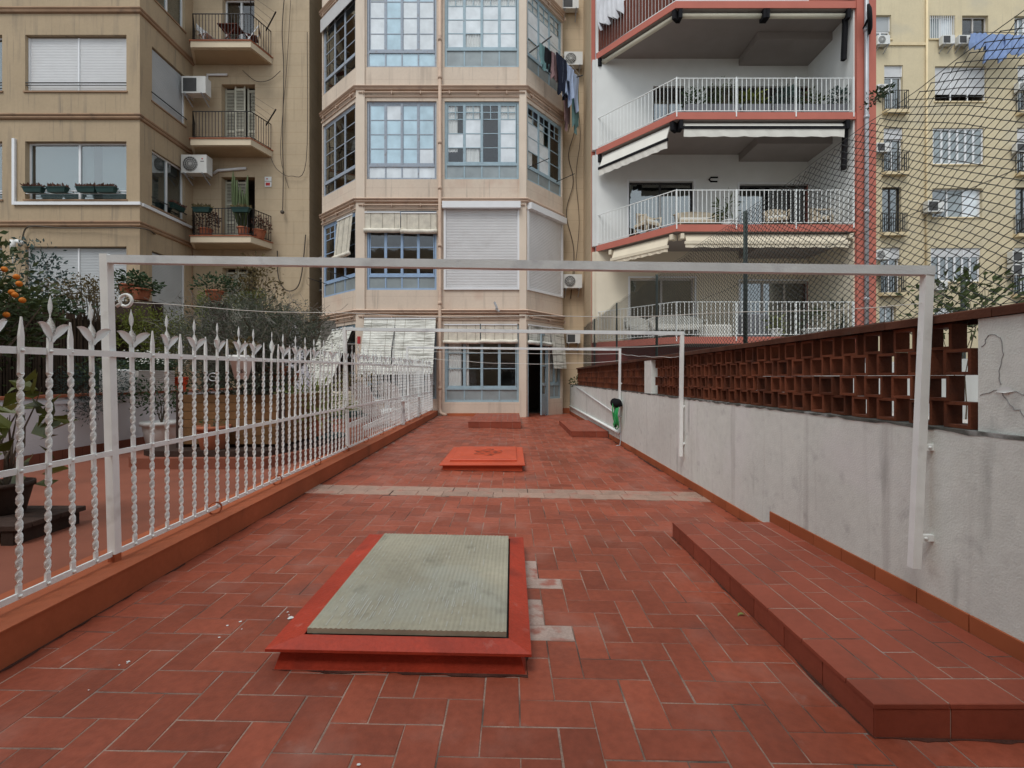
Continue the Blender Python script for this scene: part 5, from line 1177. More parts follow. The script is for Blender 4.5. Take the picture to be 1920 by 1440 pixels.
# furniture of the top left balcony
tb = 13.30
t = thing('folding_table', 'brown wooden folding table on the top left balcony', 'table', (X_(431, 16.9), 16.9, tb)); x = X_(433, 16.9)
mb = MB(); mb.bbox(x-.36, x+.36, 16.65, 17.15, .70+tb, .73+tb, .005); mb.build('table_top', m_rust, t)
for s in (-1, 1): mb = MB(); mb.bar((x-.28*s, 16.75, tb), (x+.28*s, 16.75, tb+.70), .03); mb.bar((x-.28*s, 17.05, tb), (x+.28*s, 17.05, tb+.70), .03); mb.build('leg', m_rust, t)
def fchair(label, cx, cy, z, ang, mat):
    t = thing('folding_chair', label, 'chair', (cx, cy, z), 'folding chairs on the top left balcony'); t.rotation_euler = (0, 0, ang)
    def b(n_, mb, mt): o = mb.build(n_, mt, None); o.parent = t
    mb = MB(); mb.bbox(-.2, .2, -.2, .2, .43, .45, .005); b('seat', mb, mat)
    mb = MB(); mb.bbox(-.2, .2, .24, .26, .62, .82, .005); b('backrest', mb, mat)
    for s in (-1, 1):
        mb = MB(); mb.bar((s*.2, -.22, 0), (s*.2, .26, .84), .025); b('leg', mb, m_alu); mb = MB(); mb.bar((s*.18, .24, 0), (s*.18, -.18, .44), .025); b('leg', mb, m_alu)
fchair('white folding chair left of the balcony table', X_(386, 16.9), 16.95, tb, 1.3, m_alu); fchair('dark folding chair right of the balcony table', X_(472, 17), 17.0, tb, -1.2, m_rust)
# planters of the upper salmon balcony
for k, px in enumerate((1306, 1357, 1414, 1470, 1524, 1576)):
    x = X_(px, 13.8); c = (x, 13.75, slabs[2]+.02)
    planter('grey planter trough, number %s from the corner along the upper balcony' % ('one', 'two', 'three', 'four', 'five', 'six')[k], c, .80, .36, .32, m_gypl, 'grey planters on the upper balcony')
    bush('balcony_plant', ('spiky dark plant in the first grey trough from the balcony corner', 'tall leafy plant in the second grey trough of the upper balcony', 'upright olive green plant in the third grey trough of the upper balcony', 'low bluish plant in the fourth grey trough of the upper balcony', 'bushy plant in the fifth grey trough of the upper balcony', 'dark plant in the grey trough nearest to the right pilaster')[k], 'plant', (x, 13.75, slabs[2]+.62+.1*(k == 1)), (.36, .15, .26+.16*(k == 1)), 230, .11, (m_lf_dark, m_lf_mid, m_lf_yel, m_lf_blue, m_lf_mid, m_lf_blue)[k], 90+k, base=(x, 13.75, slabs[2]+.36), nst=5, loc=(x, 13.75, slabs[2]+.382), grp='plants in the grey planters')
for k, (px, dz, lb, r_, mt) in enumerate(((1365, 1, 'palm like plant in front of the middle balcony post', (.26, .2, .45), m_lf_mid), (1252, 0, 'spiky yucca in a small white pot on the lowest balcony', (.22, .2, .25), m_lf_lime), (1525, 0, 'fan leaved plant in a white bowl, right end of the lowest balcony', (.40, .25, .32), m_lf_mid), (1575, 0, 'dark plant beside the right pilaster on the lowest balcony', (.22, .2, .4), m_lf_dark), (1455, 0, 'yucca in a white pot in front of the dark doors of the lowest balcony', (.24, .2, .26), m_lf_lime))):
    if px == 1252: continue
    potted('potted_plant', lb, (X_(px, 13.9), 13.9, slabs[dz]+.01), .18 if px != 1525 else .3, .28, m_pot, r_, 120, .26, mt, 130+k, asp=7, spread=.2, clumps=8, lift=.7)
for k, (px, lb) in enumerate(((1410, 'grey covered box behind the lowest balcony railing'), (1340, 'white bench seat on the lowest balcony'))):
    mb = MB(); c = (X_(px, 14.2), 14.2, slabs[0]+.01); mb.bbox(c[0]-.4, c[0]+.4, 13.95, 14.4, c[2], c[2]+(.75 if k == 0 else .42), .04); mb.top('storage_box' if k == 0 else 'bench', m_gypl if k == 0 else m_cushion, lb, 'box' if k == 0 else 'bench', c)
# white sheet over the slatted parapet
Ff = Fr((2.9, ZK-.15), (PXC, ZP-.15))
cloth('white bed sheet blowing over the dark slatted parapet of the top balcony', Ff.p(.50, Z_(-35, 15.2), .1), .85, 1.5, Ff, m_whitecl, .12, .75, n=16, m=14, cat='bed sheet', nm='bed_sheet', grp=None)

# ================================================================== the yellow building far right
ZY = 23.3
FYW = Fr((X_(1500, ZY), ZY), (X_(2150, ZY), ZY)); U0 = X_(1500, ZY)
yl = thing('yellow_building', 'plain yellow rendered apartment block with small windows, far behind the wire fence', 'building', (X_(1780, ZY), ZY, 0))
def uy(px): return X_(px, ZY)-U0
def vy(py): return Z_(py, ZY)
G = [  # x0, x1, ytop, ybottom, kind
 (1637,1671,28,73,'half'),(1743,1791,29,73,'bars'),(1804,1853,29,73,'open'),(1902,1936,30,73,'slide'),
 (1658,1693,122,210,'bal'),(1753,1849,124,190,'trip'),(1908,1944,122,212,'bal'),
 (1657,1693,239,325,'bal'),(1749,1845,240,308,'six'),(1907,1943,239,326,'bal'),
 (1654,1690,351,438,'baldark'),(1748,1842,353,407,'slide'),(1904,1941,351,440,'baldark'),
 (1651,1688,464,550,'bal'),(1745,1838,465,528,'barsix'),(1901,1938,464,552,'bal'),
 (1649,1680,575,625,'four'),(1752,1790,577,610,'six')]
mb = MB(); wall(mb, FYW, 0, FYW.L, -.3, 22, [(uy(a), uy(b), vy(d), vy(c)) for a, b, c, d, _ in G], .22); mb.box(U0, U0+.2, ZY+.01, ZY+3, -.3, 22); mb.build('wall', m_yellow, yl)
for a, b, c, d, k in G:
    u0, u1_, z0, z1 = uy(a), uy(b), vy(d), vy(c); r = (u0, u1_, z0, z1)
    room(FYW, *r, 1.5, yl, -.22)
    if k == 'half': shutter(FYW, u0, u1_, z0+.45, z1, yl, 1, w=-.12, mat=m_shutg); slider(FYW, u0, u1_, z0, z0+.44, yl, 2)
    elif k == 'trip': shutter(FYW, u0, u1_, z0+.02, z1, yl, 3, w=-.10, pitch=.06, gap=.38)
    elif k in ('six', 'barsix'):
        slider(FYW, u0, u1_, z0, z1-(.35 if k == 'barsix' else 0), yl, 6, w=-.06, pm=m_greyglass if k == 'six' else m_glassr, fw=.085)
        if k == 'barsix': shutter(FYW, u0, u1_, z1-.45, z1, yl, 3, w=-.04)
    elif k == 'slide': slider(FYW, u0, u1_, z0, z1, yl, 3, pm=[m_glassr, m_greyglass, m_skypale])
    elif k == 'bars':
        slider(FYW, u0, u1_, z0, z1, yl, 2, pm=[m_greyglass, m_skypale]); mb = MB()
        for q in range(12): u = u0+(u1_-u0)*(q+.5)/12; mb.fbox(FYW, u-.01, u+.01, z0, z1, -.03, -.01)
        mb.build('window_bar', m_alu, yl)
    elif k == 'open': slider(FYW, u0, u1_, z0, z1, yl, 2, pm=m_glass, fm=m_pgrey)
    elif k == 'four': slider(FYW, u0, u1_, z0, z1, yl, 2)
    else:
        if k == 'bal': shutter(FYW, u0, u1_, z1-.55, z1, yl, 1, w=-.08)
        slider(FYW, u0, u1_, z0, z1-(.55 if k == 'bal' else 0), yl, 2, fm=m_alu if k == 'bal' else m_black)
        mb = MB(); mb.fbox(FYW, u0-.12, u1_+.12, z0-.16, z0-.002, 0, .28); mb.build('balcony_sill', m_yband, yl)
        mb = MB(); o = [tuple(FYW.p(u, 0, w))[:2] for u, w in ((u0-.08, .01), (u0-.08, .24), (u1_+.08, .24), (u1_+.08, .01))]; railing(mb, o, .95, z0, .11, .009, .02, .06); mb.build('balcony_railing', m_black, yl)
    if k not in ('bal', 'baldark'): mb = MB(); mb.fbox(FYW, u0-.05, u1_+.05, z0-.07, z0-.002, -.2, .05); mb.build('sill', m_yband, yl)
mb = MB(); mb.fbox(FYW, uy(1637), uy(1735), vy(86), vy(81), 0, .06); mb.build('string_course', m_yband, yl)
mb = MB(); mb.tube([FYW.p(uy(1735), -.3, .06), FYW.p(uy(1736), 22, .06)], .05, 8); mb.build('downpipe', m_yband, yl)
for px, py, s, fl, lb in ((1636, 91, .62, 1, 'beside the topmost left window of the yellow building'), (1757, 90, .60, 0, 'below the barred window of the yellow building, left of a pair'), (1787, 90, .60, 0, 'below the barred window of the yellow building, right of a pair'), (1637, 179, .55, 1, 'left of the upper little balcony of the yellow building'), (1635, 290, .62, 0, 'left of the second little balcony of the yellow building'), (1727, 402, .80, 0, 'at the corner of the three pane sliding window'), (1633, 489, .66, 1, 'left of the lowest little balcony, upper of two'), (1632, 516, .60, 0, 'left of the lowest little balcony, lower of two'), (1897, 177, .62, 1, 'at the right edge beside the second row of windows'), (1893, 290, .62, 0, 'at the right edge beside the third row of windows'), (1884, 494, .75, 0, 'at the right edge, upper of a stacked pair'), (1884, 518, .75, 0, 'at the right edge, lower of a stacked pair'), (1746, 545, .55, 1, 'just under the black six pane window')):
    ac_unit('far air conditioner '+lb, FYW, uy(px), vy(py), 0, s, fan=bool(fl))
Fy2 = Fr((U0, ZY-.6), (U0+5, ZY-.6))
for k, (px, w_, h_, lb) in enumerate(((1836, .62, .75, 'blue washing on the yellow building, leftmost piece'), (1868, .95, 1.25, 'large blue sheet hung on the yellow building'), (1905, .9, .95, 'blue cloth hung at the right edge of the photo on the yellow building'))):
    cloth(lb, at(px, 62+2*k, ZY-.6), w_*1.05, h_, Fy2, m_bluecl, .10, .9, n=10, cat='washing', nm='washing', grp='blue washing on the yellow building')
mb = MB(); mb.bar(at(1818, 72, ZY-.6), at(1818, 68, ZY), .03); mb.bar(at(1925, 70, ZY-.6), at(1925, 66, ZY), .03); mb.tube([at(1816, 60, ZY-.6), at(1930, 62, ZY-.6)], .015, 5); mb.build('drying_arm', m_black, yl)
bush('shrub', 'leafy shrub behind the brick screen in front of the yellow building', 'shrub', at(1800, 570, 6.2), (.55, .5, .32), 420, .11, m_lf_mid, 31, base=(X_(1795, 6.2), 6.2, .0), nst=9)
bush('creeper', 'tuft of creeper caught on the top wire of the chain link fence', 'creeper', at(1640, 182, 3.08), (.035, .10, .03), 130, .028, m_lf_dark, 32, nst=4, stem=.004)
mb = MB(); mb.tube([at(1806, 655, 6.6), at(1806, 520, 6.6)], .03, 8); mb.tube([at(1806, 662, 6.6)-Vector((0, 0, 1.6)), at(1806, 655, 6.6)], .03, 8); mb.top('steel_post', m_postg, 'dark green steel post behind the brick screen', 'post')
bush('wall_plant', 'small green plant in a bracket pot high on the end of the white wall', 'plant', at(1085, 716, 16.2), (.22, .2, .17), 130, .10, m_lf_mid, 33, nst=5)

# ================================================================== the neighbour's garden, left of the railing
PWX = -6.12
t = thing('planter_wall', 'low white rendered planter wall with a terracotta rim in the neighbouring garden', 'wall', (PWX, 6, gh))
m_wallg = M('garden_whitewash', (.66,.66,.68), .85, .07, 1.2, .5, 40, streak=((.36,.33,.30), 5, .6, .62, .4))
PT = 1.07
mb = MB(); mb.box(PWX-.16, PWX, 3, 10.6, gh-.1, PT-.04); mb.box(PWX-2.6, PWX-.162, 10.44, 10.6, gh-.1, PT-.04); mb.build('wall_face', m_wallg, t)
mb = MB(); mb.box(PWX-.17, PWX+.015, 3, 10.6, PT-.13, PT-.085); mb.build('moulding', m_wallg, t)
y = 3.0
while y < 10.5: mb = MB(); mb.bbox(PWX-.19, PWX+.03, y+.003, y+.395, PT-.038, PT, .004); mb.build('rim_tile', m_terra, t); y += .4
y = 3.0
while y < 10.5: mb = MB(); mb.bbox(PWX+.001, PWX+.014, y+.003, y+.297, gh, gh+.13, .003); mb.build('skirting_tile', m_garden_floor, t); y += .3
mb = MB(); mb.box(PWX-2.6, PWX-.165, 2.8, 10.43, gh-.1, PT-.12); mb.build('soil', m_soil, t)
# reed fence behind the bed
t = thing('reed_fence', 'dark brown reed fence behind the planted bed', 'fence', (-8.2, 6.5, PT-.12)); rr = random.Random(41); mb = MB()
y = 3.2
while y < 11.2: r = rr.uniform(.012, .02); mb.tube([(-8.2+rr.uniform(-.015, .015), y, PT-.3), (-8.2+rr.uniform(-.03, .03), y+rr.uniform(-.02, .02), 2.5+rr.uniform(-.06, .05))], r, 4); y += .034
mb.build('reed', m_reed, t, stuff=True); mb = MB(); mb.box(-8.24, -8.215, 3.2, 11.2, PT-.3, 2.4); mb.build('backing', m_wooddk, t)
# metal railing of the raised neighbour terrace and the blue bin
mb = MB(); ter = [(-22, 12.6), (-9.2, 12.6), (-9.2, 14.8), (-22, 14.8)]; mb.prism(ter, gh-.2, 1.75); tag(mb.build('raised_terrace', m_tan), kind='structure')
mb = MB(); mb.prism([(-9.18, 14.0), (-7.6, 14.0), (-7.6, 17.38), (-9.18, 17.38)], gh-.2, 1.6); tag(mb.build('raised_yard', m_tan2), kind='structure')
t = thing('balustrade', 'dark metal balustrade on the raised terrace behind the bushes', 'railing', (-13, 12.7, 1.75)); mb = MB(); railing(mb, [(-20, 12.7), (-9.3, 12.7), (-9.3, 14.4)], 1.0, 1.75, .13, .011, .03, .08); mb.build('bars', m_black, t)
mb = MB(); c = (X_(188, 12.9), 12.95, 1.75); mb.hexa([(c[0]-.2, 12.75, 1.75), (c[0]+.2, 12.75, 1.75), (c[0]+.2, 13.15, 1.75), (c[0]-.2, 13.15, 1.75), (c[0]-.24, 12.73, 2.62), (c[0]+.24, 12.73, 2.62), (c[0]+.24, 13.19, 2.62), (c[0]-.24, 13.19, 2.62)]); mb.top('bin', m_bin, 'blue plastic bin behind the metal balustrade', 'bin', c)
# the orange tree
t = thing('orange_tree', 'orange tree with ripe fruit at the left edge of the garden', 'tree', (-6.75, 5.6, PT-.12)); rr = random.Random(51)
mb = MB(); leaf_cloud(mb, (-6.72, 5.7, 1.95), (.55, .8, .9), 2300, .105, rr, clumps=40, shell=.3, spread=.22, asp=2.2); leaf_cloud(mb, (-7.25, 5.9, 2.85), (.5, .7, .5), 800, .10, rr, clumps=16, spread=.25); mb.build('crown', m_lf_mid, t)
mb = MB(); stems(mb, (-6.75, 5.6, PT-.15), [(-6.6+rr.uniform(-.5, .5), 5.7+rr.uniform(-.5, .5), 2.2+rr.uniform(-.3, .7)) for _ in range(12)], .03, rr); mb.build('trunk', m_bark, t)
for px, py in ((31, 519), (36, 532), (42, 563), (22, 548), (28, 553), (12, 590), (8, 505)):
    mb = MB(); mb.ball(at(px, py, 5.6-.12*(px > 30)), .034, 10, 7); mb.build('orange', m_fruit, t)
# shrubs of the bed, from front to back
bush('big_leaf_plant', 'plant with big glossy yellowing leaves at the lower left edge, close to the railing', 'plant', (X_(8, 3.3), 3.35, .92), (.24, .24, .52), 46, .19, m_lf_big, 52, base=(X_(-5, 3.3), 3.35, gh+.32), nst=9, asp=2.0, clumps=20, spread=.12, shell=.4)
t = thing('plant_stand', 'low dark wooden stand on the neighbouring floor at the left edge', 'stand', (X_(0, 3.2), 3.3, gh)); c = X_(0, 3.2)
for k in range(5): mb = MB(); mb.bbox(c-.5, c+.28, 3.05+.1*k, 3.14+.1*k, gh+.10, gh+.135, .004); mb.build('slat', m_wooddk, t)
for sx in (c-.4, c+.2):
    mb = MB(); mb.box(sx-.04, sx+.04, 3.06, 3.53, gh, gh+.099); mb.build('leg', m_wooddk, t)
t2 = thing('flower_pot', 'dark pot of the big leaved plant on the wooden stand', 'pot', (X_(-5, 3.3), 3.35, gh+.137)); pot_mesh(t2, (X_(-5, 3.3), 3.35, gh+.137), .15, .22, m_wooddk)
bush('rosemary', 'dark rosemary bush spilling over the white planter wall', 'shrub', (-6.05, 6.75, 1.14), (.32, .42, .42), 2600, .05, m_lf_blue, 53, base=(-6.35, 6.9, PT-.15), asp=4.5, clumps=50, shell=.2, spread=.2, nst=14, stem=.008)
bush('flower_bush', 'bush of small white flowers in the beige trough on the planter wall', 'flowers', (-6.08, 7.85, 1.56), (.25, .46, .16), 900, .05, m_lf_dark, 54, base=(-6.08, 7.85, 1.42), clumps=40, shell=.2, spread=.2)
mb = MB(); rr = random.Random(55)
for k in range(230):
    P = Vector((-5.98+rr.uniform(-.26, .28), 7.85+rr.uniform(-.48, .48), 1.62+rr.uniform(-.1, .12))); d = Vector((rr.gauss(.3, .4), rr.gauss(-.5, .4), 1)).normalized(); s = d.orthogonal().normalized()*.014; q = d.cross(s)
    mb.add([P-s, P-q, P+s, P+q], [(0, 1, 2, 3)])
fb = bpy.data.objects['flower_bush']; mb.build('blossom', m_lf_white, fb)
t = thing('window_box', 'beige ribbed flower trough on top of the planter wall', 'flower box', (-6.1, 7.8, PT)); mb = MB()
Fw = Fr((-5.97, 7.42), (-5.97, 8.2)); Fw.N = Vector((1, 0, 0)); slats(mb, Fw, 0, .78, PT+.001, PT+.35, 0, .035, .01); mb.box(-6.28, -5.972, 7.42, 8.2, PT+.001, PT+.34); mb.build('box', m_pgrey, t)
mb = MB(); mb.bbox(-6.28, -5.97, 7.06, 7.36, PT+.001, PT+.36, .02); mb.top('planter', m_pot, 'plain white planter box beside the beige ribbed trough', 'planter', (-6.1, 7.2, PT))
potted('potted_plant', 'plant in a bright red plastic pot on the planter wall', (-5.98, 8.38, PT), .11, .24, m_redpot, (.26, .26, .24), 260, .06, m_lf_dark, 56)
mb = MB(); mb.tube([(-6.07+.14*math.cos(a), 8.42, .85+.16*math.sin(a)) for a in [2*PI*q/20 for q in range(20)]], .012, 5, closed=True); mb.top('wire_ring', m_metal, 'metal ring bracket on the planter wall under the red pot', 'bracket')
t = potted('potted_plant', 'bonsai like shrub in a white pot at the foot of the planter wall', (-5.55, 7.35, gh), .26, .42, m_pot, (.42, .40, .26), 620, .06, m_lf_dark, 57, lift=1.6, clumps=16, spread=.22)
bush('blue_shrub', 'loose blue green shrub in front of the grey shutters', 'shrub', (-9.6, 9.3, 3.30), (.62, .6, .60), 760, .085, m_lf_blue, 58, base=(-9.6, 9.3, .9), clumps=40, shell=.2, spread=.22, nst=16)
bush('maple', 'small spreading maple with bronze foliage among the bushes', 'tree', (-8.75, 9.6, 3.05), (.68, .6, .30), 1200, .065, m_lf_rus, 59, base=(-8.3, 9.6, 1.0), clumps=46, shell=.15, spread=.2, nst=18, stem=.03)
bush('camellia', 'dark glossy camellia bush below the maple', 'shrub', (-9.0, 8.9, 2.55), (.72, .45, .33), 1200, .11, m_lf_dark, 60, base=(-8.7, 8.9, 1.0), clumps=40, shell=.2, spread=.22)
bush('ivy_bush', 'dark ivy and creeper covering the lower left of the bed', 'creeper', (-7.0, 4.7, 1.25), (.40, .8, .30), 900, .08, m_lf_dark, 61, base=(-7.0, 5, 1.0), clumps=40, shell=.2, spread=.25)
bush('hedge', 'yellow green hedge above the white flowers', 'hedge', (-7.55, 9.9, 2.22), (.72, .8, .52), 3400, .055, m_lf_yel, 62, base=(-7.3, 9.9, .9), clumps=70, shell=.3, spread=.17, nst=16)
bush('low_shrub', 'mid green shrub filling the bed between reeds and planter', 'shrub', (-7.2, 8.6, 1.35), (.45, .9, .30), 900, .08, m_lf_mid, 63, base=(-7.6, 8, .95), clumps=40, shell=.2, spread=.22)
for k, (px, py, lb) in enumerate(((242, 548, 'terracotta pot with a leafy plant on the garden railing, left of a pair'), (265, 556, 'terracotta pot with a drooping plant on the garden railing, right of a pair'))):
    p = at(px, py, 12.4); potted('potted_plant', lb, (p.x, p.y, p.z-.1), .22, .30, m_terra, (.34, .3, .22), 240, .13, m_lf_dark, 64+k)
mb = MB(); p = at(253, 560, 12.4); mb.box(p.x-.6, p.x+.6, 12.2, 12.62, gh-.1, p.z-.10); mb.top('pot_pedestal', m_wooddk, 'dark pedestal behind the hedge carrying two terracotta pots', 'stand', (p.x, 12.4, gh))
t = potted('potted_plant', 'trailing pale green succulent hanging from a terracotta pot above the olive', at(402, 566, 11.6), .20, .28, m_terra, (.45, .35, .22), 420, .09, m_lf_dark, 67)
mb = MB(); rr = random.Random(68); p = at(383, 560, 11.35); leaf_cloud(mb, (p.x, p.y, p.z-.35), (.13, .12, .55), 420, .07, rr, clumps=20, shell=.1, spread=.2, up=-.6); mb.build('trailing_stem', m_lf_lime, t, stuff=True)
mb = MB(); p = at(402, 570, 11.6); mb.box(p.x-.22, p.x+.22, 11.45, 11.8, gh-.1, p.z); mb.top('pot_pedestal', m_wooddk, 'dark pillar carrying the pot of trailing succulent', 'pillar', (p.x, 11.6, gh))
bush('climbing_rose', 'tall climbing rose with pale leaves against the tan wall', 'shrub', (X_(475, 12.2), 12.2, Z_(532, 12.2)), (.62, .45, .62), 800, .10, m_lf_rus, 69, base=(X_(480, 12.2), 12.2, 1.6), clumps=30, shell=.2, spread=.26, nst=16, stem=.014)
bush('mossy_shrub', 'fine bright green shrub behind the olive tree', 'shrub', (X_(462, 11.8), 11.8, Z_(566, 11.8)), (.55, .4, .30), 1700, .06, m_lf_yel, 70, base=(X_(462, 11.8), 11.8, 1.3), clumps=40, shell=.2, spread=.2, asp=4)
bush('citrus_shrub', 'small bright green shrub beside the closed parasol', 'shrub', (X_(530, 10.6), 10.6, Z_(606, 10.6)), (.28, .25, .30), 260, .13, m_lf_mid, 76, base=(X_(535, 10.6), 10.6, gh), nst=8)
bush('corner_shrub', 'dark green shrub by the corner of the tan building', 'shrub', (X_(571, 13.2), 13.2, Z_(640, 13.2)), (.30, .3, .42), 420, .12, m_lf_dark, 77, base=(X_(571, 13.2), 13.2, gh), nst=8)
# olive tree in a plank planter on a red base
ox, oy = -3.68, 6.75
mb = MB(); hexp = [(-4.75, 5.75), (-4.55, 5.62), (-3.0, 5.62), (-2.62, 6.6), (-2.78, 7.9), (-4.75, 7.9)]
mb.prism(hexp, gh-.05, gh+.13); mb.top('red_base', m_garden_floor, 'red painted angular base under the plank planter', 'plinth', (ox, oy, gh))
mb = MB(); mb.prism([(ox+(p[0]-ox)*.9, oy+(p[1]-oy)*.9) for p in hexp], gh+.131, gh+.2); mb.top('planter_tray', m_wooddk, 'dark tray between the red base and the plank planter', 'tray', (ox, oy, gh+.131))
t = thing('plank_planter', 'planter of brown horizontal planks holding the olive tree', 'planter', (ox, oy, gh+.2)); a0, a1, b0, b1 = -4.33, -3.0, 6.05, 7.35
for k in range(6):
    z = gh+.24+.108*k
    for (p, q) in (((a0, b0), (a1, b0)), ((a1, b0), (a1+.12, b1)), ((a0, b1), (a0, b0))):
        F_ = Fr(p, q); mb = MB(); mb.fbox(F_, .004, F_.L-.004, z+.003, z+.105, -.03, rng.uniform(0, .004)); mb.build('plank', m_wood, t)
for p in ((a0, b0), (a1, b0), (a1+.12, b1)): mb = MB(); mb.box(p[0]-.03, p[0]+.03, p[1]-.03, p[1]+.03, gh+.2, gh+.92); mb.build('corner_post', m_wooddk, t)
mb = MB(); mb.prism([(a0+.03, b0+.03), (a1-.03, b0+.03), (a1+.06, b1-.03), (a0+.03, b1-.03)], gh+.201, gh+.84); mb.build('soil', m_soil, t)
t = thing('olive_tree', 'wide grey twiggy olive tree growing from the plank planter', 'tree', (ox, oy, gh+.84)); rr = random.Random(81)
mb = MB(); tips = []
for k in range(26): tips.append((ox+rr.uniform(-1.0, .75), oy+rr.uniform(-.7, .9), rr.uniform(1.75, 2.45)))
stems(mb, (ox+.05, oy, gh+.8), tips[:9], .05, rr, .2); stems(mb, (ox, oy, 1.45), tips[9:], .022, rr, .25); mb.build('trunk', m_bark, t)
mb = MB()
for k in range(900):
    P = Vector((ox-.12+rr.gauss(0, .50), oy+.1+rr.gauss(0, .45), 1.88+rr.gauss(0, .25))); d = Vector((rr.gauss(0, .7), rr.gauss(0, .7), rr.uniform(.1, 1.1))).normalized(); L = rr.uniform(.1, .34)
    q = d.orthogonal().normalized()*.06*rr.gauss(0, 1); mb.tube([P, P+d*L*.5+q, P+d*L], .0028, 3, cap=False)
mb.build('twig', m_twig, t, stuff=True)
mb = MB(); leaf_cloud(mb, (ox-.14, oy+.1, 1.90), (1.0, .85, .55), 15000, .055, rr, clumps=110, shell=.1, spread=.17, asp=4.5); mb.build('crown', m_lf_grey, t)
bush('blue_grey_underplanting', 'dark fringe of foliage under the olive tree', 'shrub', (ox-.1, oy, 1.28), (.60, .5, .34), 2200, .055, m_lf_grey, 82, base=(ox, oy, gh+.85), clumps=30, shell=.2, spread=.2)
bush('bed_shrub', 'dark tangle of shrubs behind the olive tree', 'shrub', (-5.6, 10.2, 1.55), (.9, .6, .65), 2400, .08, m_lf_dark, 83, base=(-5.6, 10.2, gh), clumps=50, shell=.2, spread=.2)
# pots round the olive
potted('potted_plant', 'square shouldered terracotta pot on the tray in front of the plank planter', (X_(398, 5.9), 5.92, gh+.2), .19, .30, m_terra, (.1, .1, .06), 30, .05, m_lf_mid, 84)
potted('grass_pot', 'spiky yellow green grass in a terracotta pot right of the plank planter', (-2.95, 6.55+.35, gh+.2), .17, .34, m_terra, (.34, .34, .30), 260, .34, m_lf_lime, 85, asp=14, spread=.15, clumps=10, lift=.35)
mb = MB(); mb.lathe((-2.86, 7.1, gh+.2), [(.30, 0), (.30, .045), (.24, .05), (.01, .05)], 20); mb.top('pot_saucer', m_gpot, 'dark round saucer at the right corner of the tray', 'saucer', (-2.86, 7.1, gh+.2))
def wallpot(label, c, r, mat, lmat, seed):
    t = thing('hanging_pot', label, 'hanging pot', c, 'pots hung in the olive tree'); mb = MB()
    mb.lathe(c, [(r*.55, 0), (r*.98, .24), (r*1.06, .245), (r*1.06, .30), (.9*r, .30), (.88*r, .27), (.001, .27)], 18); mb.build('pot', mat, t)
    rr = random.Random(seed); mb = MB(); leaf_cloud(mb, (c[0], c[1], c[2]+.36), (r*1.1, r*1.1, .12), 140, .07, rr); mb.build('foliage', lmat, t); return t
t = wallpot('white pot with a small dark emblem among the olive branches', at(453, 711, 5.85), .135, m_pot, m_lf_rus, 86)
mb = MB(); c = at(453, 696, 5.85-.131)
for k in range(6): a = PI*k/3+.3; mb.ball((c.x+.028*math.cos(a), c.y-.001, c.z+.018*math.sin(a)), (.014, .006, .008), 6, 4)
mb.ball((c.x, c.y-.002, c.z), (.012, .006, .010), 6, 4); mb.build('emblem', m_lf_red, t)
wallpot('terracotta pot hung behind the railing right of the white emblem pot', at(517, 724, 6.9), .16, m_terra, m_lf_mid, 87)
wallpot('tilted terracotta pot next to the closed parasol', at(540, 735, 7.3), .16, m_terra, m_lf_dark, 88)
mb = MB(); c = at(400, 707, 6.0); mb.tube([c+Vector((.065*math.cos(a), 0, .05*math.sin(a))) for a in [2*PI*q/18 for q in range(18)]], .007, 5, closed=True); mb.tube([c+Vector((.03, 0, .0)), c+Vector((-.03, 0, .01))], .006, 5); mb.top('garden_ornament', m_metal, 'round wire ornament hanging beside the planter', 'ornament')
mb = MB(); c = at(141, 625, 7.4)                     # clear glass lantern hanging by the hedge
p = at(143, 610, 4.3)
# closed parasol
pc = at(552, 770, 9.3); t = thing('closed_parasol', 'closed parasol of white cloth with a dark floral print', 'parasol', (pc.x, 9.3, gh)); mb = MB(); rr = random.Random(91)
zt, n = Z_(612, 9.3), 18; vs = []; m = 12
for j in range(m+1):
    f = j/m; R = .05+.20*min(1, f*1.25)**.8+.05*f; R = R if f < .32 or f > .42 else R*.86
    for k in range(n): a = 2*PI*k/n; q = R*(1+.16*math.sin(a*6+f*2)*f); vs.append((pc.x+q*math.cos(a), 9.3+q*math.sin(a), zt-1.32*f))
mb.add(vs, [(j*n+k, j*n+(k+1) % n, (j+1)*n+(k+1) % n, (j+1)*n+k) for j in range(m) for k in range(n)], True); mb.add(vs[:n], [tuple(range(n))]); mb.build('canopy', m_print, t)
mb = MB(); mb.tube([(pc.x, 9.3, gh), (pc.x, 9.3, zt+.06)], .022, 8); mb.build('pole', m_alu, t)
mb = MB(); mb.lathe((pc.x, 9.3, gh), [(.26, 0), (.26, .06), (.05, .10), (.04, .2)], 16); mb.build('foot', m_gypl, t)
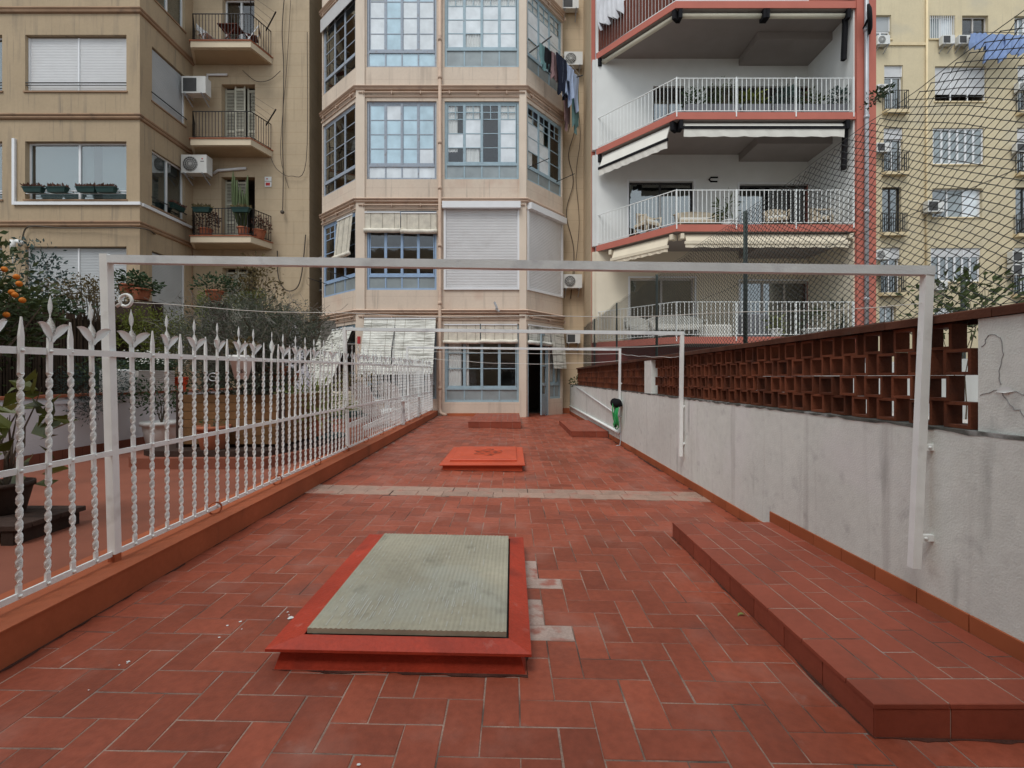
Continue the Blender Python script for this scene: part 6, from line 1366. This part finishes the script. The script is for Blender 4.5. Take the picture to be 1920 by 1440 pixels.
# second raised bed and corner plants by the bay
mb = MB(); mb.prism([(-5.6, 10.9), (-3.9, 10.9), (-3.3, 11.8), (-3.6, 12.7), (-5.6, 12.7)], gh-.05, gh+.13); mb.top('red_base', m_garden_floor, 'second red painted base by the bay, farther along the railing', 'plinth', (-4.4, 11.8, gh))
mb = MB(); mb.prism([(-5.4, 11.05), (-4.0, 11.05), (-3.5, 11.8), (-3.75, 12.5), (-5.4, 12.5)], gh+.131, gh+.28); mb.top('planter_tray', m_gpot, 'dark green tray on the second red base', 'tray', (-4.4, 11.8, gh+.131))
mb = MB(); mb.prism([(-5.2, 11.3), (-4.15, 11.3), (-3.8, 11.8), (-4.0, 12.3), (-5.2, 12.3)], gh+.281, gh+.75); mb.top('planter', m_pcream, 'pale rendered planter on the second red base', 'planter', (-4.4, 11.8, gh+.281))
bush('border_shrub', 'loose reddish shrub in the pale planter by the bay', 'shrub', (-3.95, 11.9, 1.15), (.42, .35, .32), 420, .09, m_lf_rus, 92, base=(-4.1, 11.9, gh+.7), nst=10)
# slatted white garden chairs
def adirondack(label, c, ang):
    t = thing('slatted_chair', label, 'garden chair', c, 'white slatted garden chairs'); t.rotation_euler = (0, 0, ang)
    def b(n_, mb): o = mb.build(n_, m_white, None); o.parent = t
    for k in range(7):
        x = -.27+.09*k; h = 1.0-.9*abs(x)**1.6*.8; mb = MB(); mb.hexa([(x-.038,.22,.28),(x+.038,.22,.28),(x+.038,.24,.28),(x-.038,.24,.28),(x*1.15-.042,.60,h),(x*1.15+.042,.60,h),(x*1.15+.042,.62,h),(x*1.15-.042,.62,h)]); b('back_slat', mb)
    for k in range(5): y = -.32+.11*k; mb = MB(); mb.box(-.28, .28, y, y+.09, .37-.022*k, .39-.022*k); b('seat_slat', mb)
    for s in (-1, 1):
        mb = MB(); mb.bar((s*.30, -.36, 0), (s*.30, -.36, .56), .03, .09); b('leg', mb)
        mb = MB(); mb.bar((s*.30, -.40, .35), (s*.30, .72, .03), .03, .10); b('rear_leg', mb)
        mb = MB(); mb.box(s*.34-.07, s*.34+.07, -.45, .42, .56, .585); b('armrest', mb)
adirondack('white slatted garden chair behind the railing, in front of its twin', (X_(716, 10.6), 10.6, gh), 2.5)
adirondack('white slatted garden chair nearer to the bay than its twin', (X_(752, 12.6), 12.6, gh), 2.7)
